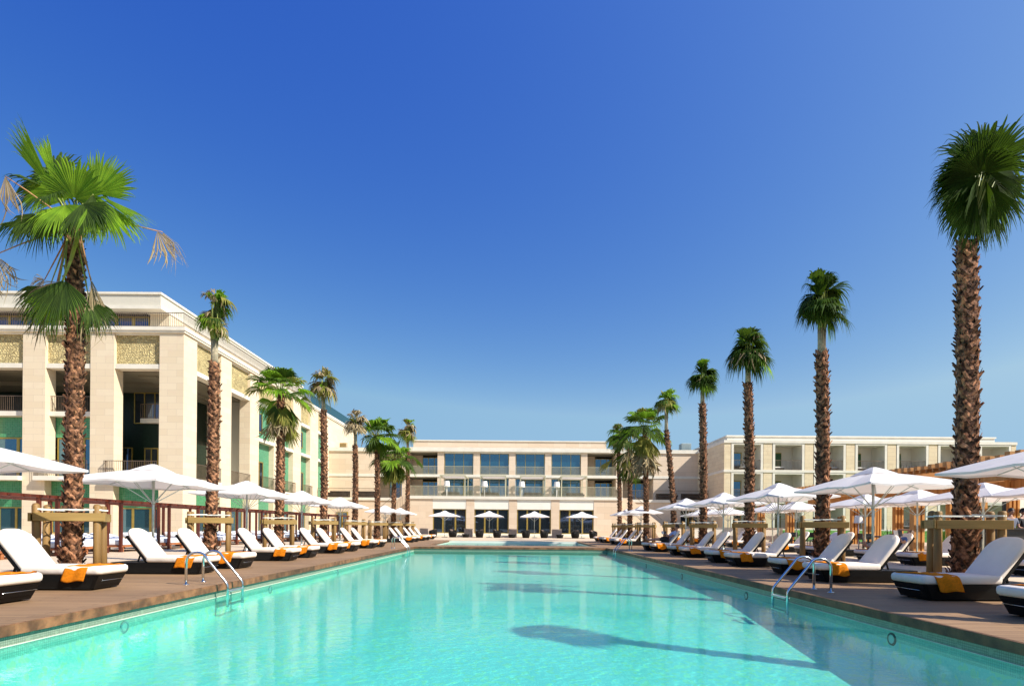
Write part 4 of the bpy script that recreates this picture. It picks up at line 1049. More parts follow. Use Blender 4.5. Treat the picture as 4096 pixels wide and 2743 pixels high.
# ------------------------------------------------------------------ palms
UP=Vector((0,0,1))
def fan(mb, hub, t, n_hint, Rl, rng, nseg=22, spread=100, droop=.25, tip=.5, mi=0, fold=.25, close=1.0):
    """one palmate blade: nseg folded fingers, joined for the first half, free and drooping beyond"""
    t=t.normalized(); s=t.cross(n_hint)
    if s.length<.05: s=t.cross(Vector((1,0,0)))
    s.normalize(); n=s.cross(t).normalized()
    sp=R(spread)*close; da=2*sp/nseg
    sf=.66 if spread>45 else .74
    fr=[.04,.30,sf,.5*(1+sf)+.03,1.0]
    for k in range(nseg):
        a=-sp+da*(k+.5)
        L=Rl*(.74+.26*math.cos(a*.75))*rng.uniform(.88,1.06)
        if mi==3:
            if rng.random()<.15: continue
            L*=rng.uniform(.6,1.1); a+=rng.uniform(-.12,.12)
        dr=(t*math.cos(a)+s*math.sin(a)+n*(fold*abs(math.sin(a))-.05)).normalized()
        sd=(-t*math.sin(a)+s*math.cos(a)).normalized()
        V=[]; td=tip*rng.uniform(.4,1.5); tw=rng.uniform(-.1,.1)*(4 if mi==3 else 1)
        for f in fr:
            r=L*f
            p=hub+dr*r-UP*(droop*L*f*f*.6)
            if f>sf: q=(f-sf)/(1-sf); p=p-UP*(td*L*q*q*.45)+sd*(tw*L*q*q)
            if f<=sf: w=math.tan(da/2)*r*1.02+.002
            elif f<1: w=math.tan(da/2)*L*(.42 if mi!=3 else .8)
            else: w=.001
            lift=n*(w*.55)
            V+=[p-sd*w,p+lift,p+sd*w]
        F_=[]
        for j in range(4):
            b=j*3; F_+=[(b,b+1,b+4,b+3),(b+1,b+2,b+5,b+4)]
        mb.add(V,F_,mi)
def stem(mb, a, d, L, w, sag, mi, rng, side=None):
    """leaf stalk; returns the end point and end direction"""
    d=d.normalized(); pts=[]
    for i in range(6):
        f=i/5; pts.append(a+d*L*f-UP*(sag*L*f*f))
    rad=[w*(1-.55*i/5) for i in range(6)]
    mb.tube(pts,rad,mi,n=5,smooth=True)
    return pts[-1],(pts[-1]-pts[-2]).normalized()
RS=.65
def palm(loc, spec, rng, label):
    """spec: ztop trunk top, r radius, lean (dx,dy at top), kind, neck, crown dims"""
    t=empty('palm_tree',loc,0,label,'palm tree','fan palms in two rows along the pool')
    k_s=spec['k']; zb=-(1-k_s)/k_s; zt=spec['zt']; r0=spec.get('r',.27)*RS; near=spec.get('near',0); lx,ly=spec.get('lean',(0,0)); bend=spec.get('bend',1.0)
    def axis(z):
        f=max(0,z/zt); g=f**bend
        return Vector((lx*g+.05*math.sin(f*3+spec.get('ph',0)),ly*g,z))
    def rad(z): 
        f=z/zt
        return r0*(1.10-.22*f) * (1+.25*max(0,1-(z-zb)/1.6))
    # trunk with fibre and crossed leaf bases
    mb=MB(); nz=int((zt-zb)/.22); pts=[axis(zb+(zt-zb)*i/nz) for i in range(nz+1)]
    pts[0].z=zb-.05
    mb.tube(pts,[rad(p.z)*rng.uniform(.90,.98) for p in pts],0,n=14)
    dz=.115 if near else .15; z=zb+.08; k=0; per=9 if near>1 else 7
    while z<zt-.02:
        for j in range(per if near else 6):
            a=2*PI*(j+rng.uniform(-.16,.16)+.5*(k%2))/(per if near else 6)
            zz=z+rng.uniform(-.04,.04); c=axis(zz); rr_=rad(zz)*.93
            o=Vector((math.cos(a),math.sin(a),0)); s=Vector((-math.sin(a),math.cos(a),0))
            lean=(1 if (j+k)%2 else -1)*rng.uniform(.35,1.0); out=rng.uniform(.05,.30) if zz>zb+.6 else rng.uniform(.2,.6)
            L=rng.uniform(.17,.29)*(1.15 if r0>.23 else 1); d=(UP*1.0+s*lean+o*out).normalized()
            b=c+o*rr_-UP*.05-s*lean*.06; w0=rng.uniform(.055,.08); w1=rng.uniform(.022,.040)
            wd=d.cross(o).normalized(); th=(o-d*o.dot(d)).normalized()*.022
            e1=b+d*L*.55; e2=b+d*L+o*rng.uniform(-.02,.06)
            ss=[(b,w0,1.4),(e1,(w0+w1)*.5,1.0),(e2,w1,.35)]
            V=[]
            for q,w_,h_ in ss: V+=[q-wd*w_,q+th*h_*.9,q+wd*w_,q-th*.3*h_]
            F_=[]
            for m_ in range(2):
                for q in range(4): F_.append((m_*4+q,m_*4+(q+1)%4,m_*4+4+(q+1)%4,m_*4+4+q))
            F_.append((8,9,10,11))
            mb.add(V,F_,1)
        z+=dz; k+=1
    if near:
        for i in range(int(zt*(110 if near>1 else 45))):
            zz=rng.uniform(zb+.05,zt); a=rng.uniform(0,2*PI); o=Vector((math.cos(a),math.sin(a),0)); s=Vector((-math.sin(a),math.cos(a),0))
            p=axis(zz)+o*rad(zz)*.97; d=(o*rng.uniform(.2,.8)+s*rng.uniform(-1,1)+UP*rng.uniform(-.7,.9)).normalized(); L=rng.uniform(.06,.15); w_=UP.cross(d).normalized()*.004
            q=p+d*L*.6-UP*.01; e=p+d*L-UP*.04
            mb.add([p-w_,p+w_,q+w_,q-w_,e],[(0,1,2,3),(3,2,4)],0)
    mb.build('trunk',[fibre,boot],t)
    top=axis(zt)
    ns=spec.get('nseg',22)
    if spec.get('neck'):
        nk=spec['neck']; m=MB()
        m.tube([top-UP*.1,top+UP*nk*.5,top+UP*nk,top+UP*(nk+.5)],[rad(zt)*.62,rad(zt)*.60,rad(zt)*.66,rad(zt)*.4],0,n=12)
        for i in range(30):
            a=2*PI*i/30+rng.uniform(-.08,.08); o=Vector((math.cos(a),math.sin(a),0)); q=rad(zt)*.66
            m.tube([top+o*q*1.05-UP*.12,top+o*q*.98+UP*nk*.5,top+o*q*1.1+UP*(nk+rng.uniform(0,.2))],[.022,.017,.012],0,n=5)
        m.build('bound_neck',neckm,t); ctop=top+UP*nk
    else: ctop=top
    cw,chh=spec.get('w',1.1),spec.get('h',2.3)   # crown half-width, height
    kind=spec['kind']; G=spec.get('green',[leafG,leafD,leafY,leafB])
    mats=[G[0],G[1],G[2],G[3],petio,petioB]
    cr=MB(); sk_=MB()
    def pick(dead):
        x=rng.random()
        return 3 if x<dead else (2 if x<dead*1.5+.04 else (1 if x<.55 else 0))
    if kind=='bundle':
        # leaves tied upright; blades spill outward and hang down like a mop
        nl=spec.get('n',34)+10
        for i in range(nl):
            f=min(1,max(0,(i+rng.uniform(-3,3))/(nl-1))); a=i*2.399+rng.uniform(-.5,.5); o=Vector((math.cos(a),math.sin(a),0))
            hz=chh*(.20+.40*((i*.618)%1) if f<.72 else .46+.20*rng.random())+rng.uniform(-.08,.08)
            start=ctop+o*.09; hub=ctop+o*(.08+cw*.14*math.sin(PI*min(1,f+.15))*rng.uniform(.4,1.5))+UP*hz
            mid=start.lerp(hub,.5)+o*.03
            cr.tube([start,mid,hub],[.02,.015,.010],4,n=4)
            el=R((-62+95*f if f<.6 else -5+90*(f-.6)/.4)+rng.uniform(-22,22))
            d=(o*math.cos(el)+UP*math.sin(el))
            bl=cw*(.62+.10*math.sin(f*PI))*rng.uniform(.75,1.25)
            up_=el>R(35)
            fan(cr,hub,d,UP if el<R(60) else o*-1,bl,rng,ns-4 if up_ else ns,rng.uniform(28,55) if up_ else rng.uniform(45,85),rng.uniform(.0,.2) if up_ else rng.uniform(.15,.5),rng.uniform(.5,1.4),pick(spec.get('dead',.06)),rng.uniform(-.1,.35))
    elif kind=='explicit':
        for (s0,hub,tipp,nh,sprd,dr_,tp_,mi,sw) in spec['fans']:
            s0=ctop+Vector(s0); hub=Vector(hub)-Vector(loc); tipp=Vector(tipp)-Vector(loc)
            L=(hub-s0).length; m1=s0.lerp(hub,.33)+UP*L*sw; m2=s0.lerp(hub,.68)+UP*L*sw*.8
            cr.tube([s0,m1,m2,hub],[.030,.020,.015,.010],5 if mi==3 else 4,n=5)
            fan(cr,hub,tipp-hub,Vector(nh),(tipp-hub).length,rng,ns if sprd>45 else ns-8,sprd,dr_,tp_,mi,.12)
    else:
        leaves=spec.get('leaves')
        if not leaves:
            nl=spec.get('n',26); leaves=[]
            for i in range(nl):
                f=i/(nl-1); el=spec.get('elmin',-25)+(82-spec.get('elmin',-25))*f**1.0
                leaves.append((math.degrees(i*2.399)+rng.uniform(-15,15),el+rng.uniform(-8,8),rng.uniform(.75,1.05),1.0,None))
        for (azd,el,pl,bl,mi) in leaves:
            a=R(azd); e_=R(el); o=Vector((math.cos(a),math.sin(a),0)); d=o*math.cos(e_)+UP*math.sin(e_)
            hub,dd=stem(cr,ctop+o*.07+UP*rng.uniform(-.05,.1),d,cw*spec.get('st',.72)*pl,.020,.12 if el>20 else .3,4 if (mi is None or mi<3) else 5,rng)
            dd=(dd-UP*.15).normalized()
            m_=pick(spec.get('dead',.03)) if mi is None else mi
            if m_==3: fan(cr,hub,(dd*.5-UP).normalized(),o,cw*.5*bl,rng,ns-6,35,.3,.3,3,.1)
            else: fan(cr,hub,dd,UP if abs(dd.z)<.9 else -o,cw*.72*bl,rng,ns,rng.uniform(85,115),rng.uniform(.15,.5),rng.uniform(.3,.8),m_,rng.uniform(.1,.5))
    if spec.get('stalk'):
        a_,b_,c_=[Vector(q)-Vector(loc) for q in spec['stalk']]
        for k_ in range(2):
            p_,q_=((a_,b_),(b_,c_))[k_]; w0,w1=((.085,.055),(.055,.03))[k_]; sx_=Vector((1,0,.3)).normalized()
            cr.add([p_-sx_*w0,p_+Vector((0,-.03,0)),p_+sx_*w0,q_+sx_*w1,q_+Vector((0,-.02,0)),q_-sx_*w1],[(0,1,4,5),(1,2,3,4)],4)
    cr.build('crown',mats,t)
    for (zoff,n_,L,dead,spreadr) in spec.get('skirt',[]):
        for i in range(n_):
            a=2*PI*(i+rng.uniform(-.3,.3))/n_; o=Vector((math.cos(a),math.sin(a),0)); el=R(rng.uniform(-82,-60))
            b=axis(zt+zoff)+o*rad(zt)*.8
            hub,dd=stem(sk_,b,o*.9+UP*.3,.32,.016,1.0,5,rng)
            hub=b+o*.22*spreadr-UP*rng.uniform(.05,.35)
            fan(sk_,hub,o*math.cos(el)*spreadr+UP*math.sin(el),o,L*rng.uniform(.8,1.1),rng,max(12,ns-6),rng.uniform(35,60),.1,.25,(3 if rng.random()<dead else (2 if rng.random()<.5 else 1)),.1)
    if spec.get('skirt'): sk_.build('hanging_leaves',mats,t)
    if spec.get('tie'):
        m=MB(); h_=spec['tie']
        for k_ in range(14):
            a0=2*PI*k_/14; a1=2*PI*(k_+1)/14; q=.20
            m.obox(ctop+Vector((q*math.cos(a0),q*math.sin(a0),h_)),ctop+Vector((q*math.cos(a1),q*math.sin(a1),h_)),.004,.05)
        m.build('leaf_tie',plasticW,t)
    for ch in t.children if False else [o for o in bpy.data.objects if o.parent==t]:
        for v in ch.data.vertices: v.co.z-=zb
    t.location=(loc[0]*k_s,loc[1]*k_s,0); t.scale=(k_s,k_s,k_s)
    return t
def PZ(px,py,Y): return zof(px,py,Y)
rng=random.Random(11)
KS={14.2:.725,20.9:.713,28.2:.69,33.6:.717,39.8:.724,45.5:.732,51.0:.745,56.2:.756,12.85:.763,19.3:.741,26.5:.713,33.0:.712,39.7:.71,46.0:.717,52.0:.727,56.0:.755}
PALMS=[]
def palm_at(x,y,label,seed,**sp):
    k=sp.setdefault('k',KS.get(y,1)); PALMS.append((x*k,y*k,k))
    rg_=random.Random(seed); return palm((x,y,0),sp,rg_,label)
palms=[]
# left row ------------------------------------------------
def PP(px,py,dy,Y0=14.2):
    Y=Y0+dy; return (xof(px,Y),Y,zof(px,py,Y))
C0=(0,0,.05); nC=(0,-1,.1)
hero=[ # stalk start, hub, blade tip, normal hint, spread, droop, tip droop, material, stalk bow
 (C0,PP(287,796,-.45),PP(290,605,-.75),nC,100,.02,.15,0,.0),
 (C0,PP(262,800,.3),PP(215,650,.5),nC,90,.05,.3,0,.0),
 (C0,PP(330,790,.35),PP(350,650,.5),nC,80,.05,.3,1,.0),
 (C0,PP(373,775,-.1),PP(498,640,-.15),nC,60,.0,.12,0,.0),
 (C0,PP(380,800,.3),PP(500,740,.6),(0,-.4,1),70,.1,.4,1,.05),
 (C0,PP(200,740,.6),PP(120,640,1.0),nC,95,.05,.4,1,.0),
 (C0,PP(235,830,.1),PP(175,960,.1),nC,60,.1,.4,1,.0),
 (C0,PP(345,830,.1),PP(400,950,.1),nC,60,.1,.4,0,.0),
 (C0,PP(205,765,-.2),PP(18,492,-.5),(-.6,-.8,0),17,-.05,.1,0,.05),
 (C0,PP(215,740,.1),PP(135,520,.2),nC,9,.0,.25,0,.0),
 (C0,PP(190,760,.2),PP(92,700,.3),nC,95,.1,.5,0,.05),
 (C0,PP(200,775,-.35),PP(130,790,-.9),(-.3,-.6,1),100,.3,.7,1,.08),
 (C0,PP(225,775,.6),PP(140,720,1.1),(0,0,1),90,.2,.6,1,.08),
 (C0,PP(375,782,-.5),PP(455,965,-.75),(.6,-.8,.2),34,-.05,.25,0,.12),
 (C0,PP(362,778,-.6),PP(330,930,-.9),(.1,-1,.2),30,.05,.3,1,.12),
 (C0,PP(385,778,-.3),PP(575,895,-.5),(.4,-.8,.6),9,-.1,.2,0,.15),
 (C0,PP(395,800,.4),PP(450,900,.9),(.4,.3,1),60,.3,.6,1,.1),
 (C0,PP(130,853,-.1),PP(25,945,-.3),(-.2,-1,.5),62,.15,.5,1,.12),
 (C0,PP(165,850,-.4),PP(140,985,-.7),(0,-1,.3),55,.1,.4,1,.15),
 (C0,PP(110,880,.5),PP(20,900,.9),(-.2,-.5,1),80,.4,.6,1,.1),
 (C0,PP(250,820,-.6),PP(215,905,-1.1),(0,-1,.4),75,.2,.6,0,.12),
 (C0,PP(320,815,-.7),PP(370,900,-1.1),(0,-1,.4),60,.2,.5,1,.1),
 (C0,PP(300,800,.9),PP(310,690,1.5),(0,.3,1),90,.2,.5,1,.0),
 (C0,PP(620,925,-.2),PP(660,1040,-.3),nC,38,.1,.25,3,.08),
 (C0,PP(640,928,-.15),PP(712,1030,-.2),nC,12,.1,.9,3,.07),
 (C0,PP(10,705,-.3),PP(18,860,-.4),nC,30,.05,.3,3,.03),
 (C0,PP(-30,1020,-.3),PP(15,1150,-.4),nC,34,.05,.4,3,.03),
 ((0,-.16,-.05),PP(222,1165,-.35),PP(160,1300,-.5),(-.2,-1,0),80,.1,.3,0,.0),
 ((-.08,-.12,-.1),PP(225,1130,-.1),PP(120,1200,-.1),nC,50,.3,.8,3,.0),
 ((-.1,-.05,-.1),PP(215,1150,.2),PP(110,1290,.3),nC,50,.25,.6,3,.0),
 ((.1,-.1,-.1),PP(358,1120,-.1),PP(388,1340,-.15),(.3,-1,0),14,.05,.3,3,.0),
 ((.1,-.1,-.1),PP(350,1200,-.1),PP(400,1300,-.15),(.3,-1,0),40,.1,.6,1,.0),
 ((-.05,-.15,-.1),PP(250,1120,-.5),PP(190,1290,-.8),(0,-1,.2),60,.15,.6,1,.0),
 ((-.12,.0,-.1),PP(190,1150,.1),PP(75,1260,.1),nC,55,.3,.7,1,.0),
 ((-.12,.0,-.1),PP(170,1120,.2),PP(105,1150,.3),nC,60,.7,.9,3,.0),
 ((.0,.2,-.1),PP(300,1180,.6),PP(310,1330,.9),nC,70,.2,.6,1,.0),
 ((.14,.0,-.1),PP(362,1150,.2),PP(375,1250,.3),nC,40,.5,.9,3,.0),
 ((.12,0,-.1),PP(345,1180,.3),PP(390,1330,.5),(.3,-1,0),50,.1,.4,1,.0),
]
palms.append(palm_at(-10.95,14.2,'nearest left fan palm, bright green, with two dry fronds reaching out sideways',2,zt=8.25,r=.235,near=2,kind='explicit',fans=hero,w=1.22,nseg=36,stalk=(PP(306,925,-.22),PP(275,1040,-.34),PP(226,1165,-.38))))
palms.append(palm_at(-11.1,20.9,'fan palm with a narrow scruffy tied crown, second in the left row',3,zt=PZ(850,1453,20.9),r=.27,near=1,kind='bundle',neck=.75,w=.68,h=2.7,n=38,dead=.30,nseg=18,lean=(.12,0)))
palms.append(palm_at(-11.6,28.2,'bushy green fan palm with hanging skirt, third in the left row',4,zt=PZ(1118,1575,28.2),r=.28,near=1,kind='open',n=24,w=1.15,nseg=24,elmin=2,dead=.02,st=.85,lean=(.05,0),skirt=[(-.45,9,1.0,.10,1.1),(-1.1,9,1.05,.6,1.0)]))
palms.append(palm_at(-11.2,33.6,'fan palm with a half dry tied crown, fourth in the left row',5,zt=PZ(1290,1641,33.6),r=.27,near=1,kind='bundle',neck=.75,w=.95,h=2.1,n=30,dead=.62,nseg=16,lean=(-.05,0)))
palms.append(palm_at(-11.1,39.8,'fan palm with a small dried brown crown, fifth in the left row',6,zt=PZ(1420,1778,39.8),r=.26,kind='bundle',neck=.9,w=.95,h=1.7,n=22,dead=.9,nseg=14,lean=(.0,0)))
palms.append(palm_at(-10.9,45.5,'dark green fan palm whose open crown leans over its neighbour, sixth in the left row',7,zt=PZ(1510,1748,45.5),r=.30,kind='open',n=22,w=1.5,nseg=16,elmin=0,lean=(-.1,0),skirt=[(0,6,1.3,.0,1.3)]))
palms.append(palm_at(-10.8,51.0,'light green fan palm with long hanging leaves, seventh in the left row',8,zt=PZ(1571,1840,51.0),r=.30,kind='open',n=22,w=1.6,nseg=16,elmin=-5,skirt=[(0,8,1.6,.0,1.1),(-.8,6,1.3,.1,1.1)]))
palms.append(palm_at(-10.55,56.2,'fan palm with a tied crown, farthest of the left row in front of the terrace',9,zt=PZ(1624,1800,56.2),r=.28,kind='bundle',neck=.8,w=1.25,h=2.9,n=24,dead=.5,nseg=14,skirt=[(-.5,3,1.4,.1,2.2)]))
# right row -----------------------------------------------
DK=[leafD,leafE,leafG,leafB]; DE=[leafD,leafE,leafD,leafB]  # darker leaf sets, the right crowns' shade is in their colour
def RP(px,py,dy): return PP(px,py,dy,12.85)
tuft=[
 (C0,RP(3915,690,-.15),RP(3940,470,-.95),(0,-1,-1),80,-.05,.35,1,.0),
 (C0,RP(3905,695,-.2),RP(3800,590,-.9),(0,-1,-1),55,.0,.5,1,.0),
 (C0,RP(3930,695,-.2),RP(4085,560,-.9),(0,-1,-1),55,.0,.6,1,.0),
 (C0,RP(3905,700,-.1),RP(3870,500,-.2),nC,60,.0,.5,1,.0),
 (C0,RP(3925,700,.1),RP(4010,520,.1),nC,60,.0,.5,1,.0),
 (C0,RP(3905,710,-.25),RP(3735,745,-.3),(0,-.9,.4),34,.15,.6,1,.0),
 (C0,RP(3900,740,-.25),RP(3765,880,-.35),(.3,-1,.2),30,.05,.4,1,.0),
 (C0,RP(3895,780,-.4),RP(3810,965,-.5),(0,-1,.1),30,.0,.3,1,.0),
 (C0,RP(3890,800,-.2),RP(3860,985,-.2),(0,-1,0),22,.0,.3,1,.0),
 (C0,RP(3940,740,-.25),RP(4010,900,-.35),(-.5,-1,.2),30,.0,.4,1,.0),
 (C0,RP(3925,800,-.2),RP(3970,975,-.3),(0,-1,0),22,.0,.3,0,.0),
 (C0,RP(3950,700,-.3),RP(4110,720,-.4),(0,-.9,.4),52,.1,.7,1,.0),
 (C0,RP(3950,670,.3),RP(4120,620,.5),(0,.4,1),60,.1,.8,0,.0),
 (C0,RP(3880,680,.3),RP(3745,640,.5),(0,.4,1),60,.15,.8,1,.0),
 (C0,RP(3910,660,.4),RP(3880,490,.8),(0,.8,.3),70,.05,.6,0,.0),
 (C0,RP(3930,660,.4),RP(4010,500,.7),(0,.8,.3),70,.05,.6,0,.0),
 (C0,RP(3900,740,.4),RP(3790,830,.8),(0,.6,.5),50,.2,.5,1,.0),
 (C0,RP(3940,750,.4),RP(4060,850,.8),(0,.6,.5),50,.2,.6,0,.0),
 (C0,RP(3900,720,-.3),RP(3860,830,-.7),(.9,-.3,.3),20,.1,.4,1,.0),
 (C0,RP(3930,720,-.3),RP(3960,850,-.7),(.9,-.3,.3),20,.1,.4,1,.0),
 (C0,RP(3880,740,-.1),RP(3720,800,-.1),nC,22,.0,.8,1,.0),
 (C0,RP(3890,700,-.1),RP(3715,680,-.1),nC,22,.05,.9,1,.0),
 (C0,RP(3970,720,.0),RP(4060,800,.0),nC,30,.1,1.0,2,.0),
 (C0,RP(3915,720,.1),RP(3915,560,.2),nC,110,.05,.3,1,.0),
 (C0,RP(3920,720,.0),RP(3925,860,.1),nC,90,.05,.3,1,.0),
 (C0,RP(3885,690,-.2),RP(3770,610,-.6),(0,-1,-1),45,.05,.7,1,.0),
 (C0,RP(3870,760,-.1),RP(3790,900,.0),nC,30,.0,.4,0,.0),
 (C0,RP(3905,780,.2),RP(3850,930,.3),nC,36,.0,.4,1,.0),
]
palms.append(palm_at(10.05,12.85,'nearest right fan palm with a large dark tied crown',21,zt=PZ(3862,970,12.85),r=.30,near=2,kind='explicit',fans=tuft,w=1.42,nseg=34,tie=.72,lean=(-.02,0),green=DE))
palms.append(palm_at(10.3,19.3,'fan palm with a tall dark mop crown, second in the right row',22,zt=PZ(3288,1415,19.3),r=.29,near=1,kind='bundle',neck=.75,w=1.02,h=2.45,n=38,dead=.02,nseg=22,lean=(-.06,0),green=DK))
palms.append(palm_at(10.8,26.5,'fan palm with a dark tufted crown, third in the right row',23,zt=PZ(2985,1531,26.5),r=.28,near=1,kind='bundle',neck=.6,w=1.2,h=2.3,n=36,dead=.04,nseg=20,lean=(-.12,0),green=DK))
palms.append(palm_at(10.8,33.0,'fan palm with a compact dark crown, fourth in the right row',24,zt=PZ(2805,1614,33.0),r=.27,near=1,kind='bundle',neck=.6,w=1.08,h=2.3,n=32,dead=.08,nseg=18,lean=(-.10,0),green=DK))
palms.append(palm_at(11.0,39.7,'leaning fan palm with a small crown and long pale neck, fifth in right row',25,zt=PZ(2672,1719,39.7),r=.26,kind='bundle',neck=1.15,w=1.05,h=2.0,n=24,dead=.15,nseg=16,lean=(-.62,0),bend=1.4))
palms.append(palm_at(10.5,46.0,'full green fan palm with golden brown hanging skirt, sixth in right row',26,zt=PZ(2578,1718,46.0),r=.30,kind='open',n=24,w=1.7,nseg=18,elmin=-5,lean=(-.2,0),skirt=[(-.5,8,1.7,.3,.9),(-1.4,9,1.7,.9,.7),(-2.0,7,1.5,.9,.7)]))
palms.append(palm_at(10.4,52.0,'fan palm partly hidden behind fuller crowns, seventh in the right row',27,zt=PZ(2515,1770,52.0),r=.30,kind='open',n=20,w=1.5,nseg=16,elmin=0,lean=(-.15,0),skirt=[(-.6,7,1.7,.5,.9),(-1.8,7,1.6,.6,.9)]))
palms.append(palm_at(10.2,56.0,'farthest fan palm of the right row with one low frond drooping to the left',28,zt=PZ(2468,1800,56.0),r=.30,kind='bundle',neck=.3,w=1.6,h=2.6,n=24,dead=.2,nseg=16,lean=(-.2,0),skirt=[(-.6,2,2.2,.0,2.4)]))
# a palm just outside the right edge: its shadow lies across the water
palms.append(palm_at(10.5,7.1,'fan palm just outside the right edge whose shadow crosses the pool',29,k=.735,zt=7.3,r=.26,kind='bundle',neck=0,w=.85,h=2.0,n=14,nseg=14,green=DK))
# ------------------------------------------------------------------ people
def skinmesh(name, joints, bones, mats, parent, sub=2, root=0):
    """joints: list of (x,y,z,r); bones: list of (i,j)"""
    me=bpy.data.meshes.new(name); me.from_pydata([j[:3] for j in joints],bones,[]); me.materials.append(mats)
    o=bpy.data.objects.new(name,me); COL.objects.link(o)
    sm=o.modifiers.new('skin','SKIN'); 
    for i,j in enumerate(joints):
        d=me.skin_vertices[0].data[i]; d.radius=(j[3],j[3] if len(j)<5 else j[4]); d.use_root=(i==root)
    ss=o.modifiers.new('sub','SUBSURF'); ss.levels=sub; ss.render_levels=sub
    sm.use_smooth_shade=True
    if parent: o.parent=parent
    return o
def head_mesh(mb, c, fwd, up, s=1.0, m=0):
    """egg shaped head with brow, nose, chin, ears"""
    fwd=Vector(fwd).normalized(); up=Vector(up); up=(up-fwd*up.dot(fwd)).normalized(); rt=fwd.cross(up)
    V=[];nl,na=12,16
    for i in range(nl+1):
        th=PI*i/nl; z=math.cos(th)
        for j in range(na):
            a=2*PI*j/na; rr_=math.sin(th)
            x=math.cos(a)*rr_*.095; y=math.sin(a)*rr_*.075; zz=z*.115
            if z<-.1: y*=1+.35*z; x*=1+.12*z
            if math.cos(a)>.93 and -.35<z<.15: x+=.022*(1-abs((z+.15)/.25)) if abs(z+.15)<.25 else 0
            V.append(Vector(c)+fwd*x*s+rt*y*s+up*zz*s)
    F_=[(i*na+j,i*na+(j+1)%na,(i+1)*na+(j+1)%na,(i+1)*na+j) for i in range(nl) for j in range(na)]
    mb.add(V,F_,m,True)
    for q in (-1,1):
        e=Vector(c)+rt*q*.075*s-up*.01*s; mb.tube([e-up*.025*s,e,e+up*.028*s],[.01*s,.016*s,.012*s],m,n=6)
def hair_cap(c,fwd,up,parent,mat,s=1.0):
    fwd=Vector(fwd).normalized(); up=Vector(up); up=(up-fwd*up.dot(fwd)).normalized(); rt=fwd.cross(up); mb=MB(); V=[];nl,na=8,16
    for i in range(nl+1):
        th=PI*.62*i/nl
        for j in range(na):
            a=2*PI*j/na; f=math.cos(a); k=th if f<.2 else th*(1-.38*(f-.2)/.8)
            V.append(Vector(c)+fwd*(math.cos(a)*math.sin(k)*.108-.006)*s+rt*math.sin(a)*math.sin(k)*.088*s+up*(math.cos(k)*.128)*s)
    F_=[(i*na+j,i*na+(j+1)%na,(i+1)*na+(j+1)%na,(i+1)*na+j) for i in range(nl) for j in range(na)]
    mb.add(V,F_,0,True); return mb.build('hair',mat,parent)
def hand_chain(J,B,wi,base,d,n,s):
    """palm with five unequal fingers hanging from wrist joint index wi"""
    base=Vector(base); d=Vector(d).normalized(); n=Vector(n).normalized(); sd=d.cross(n).normalized()*s
    p=base+d*.045; J.append((*p,.024,.014)); pi=len(J)-1; B.append((wi,pi))
    for k,(o,L) in enumerate(((-.027,.060),(-.009,.074),(.010,.070),(.028,.055))):
        a=p+d*.035+sd*o; J.append((*a,.0095)); B.append((pi,len(J)-1))
        b=a+d*L*.5-n*.012; J.append((*b,.0085)); B.append((len(J)-2,len(J)-1))
        c=b+d*L*.35-n*.03; J.append((*c,.007)); B.append((len(J)-2,len(J)-1))
    a=base+d*.03-sd*.035-n*.01; J.append((*a,.011)); B.append((pi,len(J)-1)); b=a+d*.035-sd*.008-n*.02; J.append((*b,.009)); B.append((len(J)-2,len(J)-1))
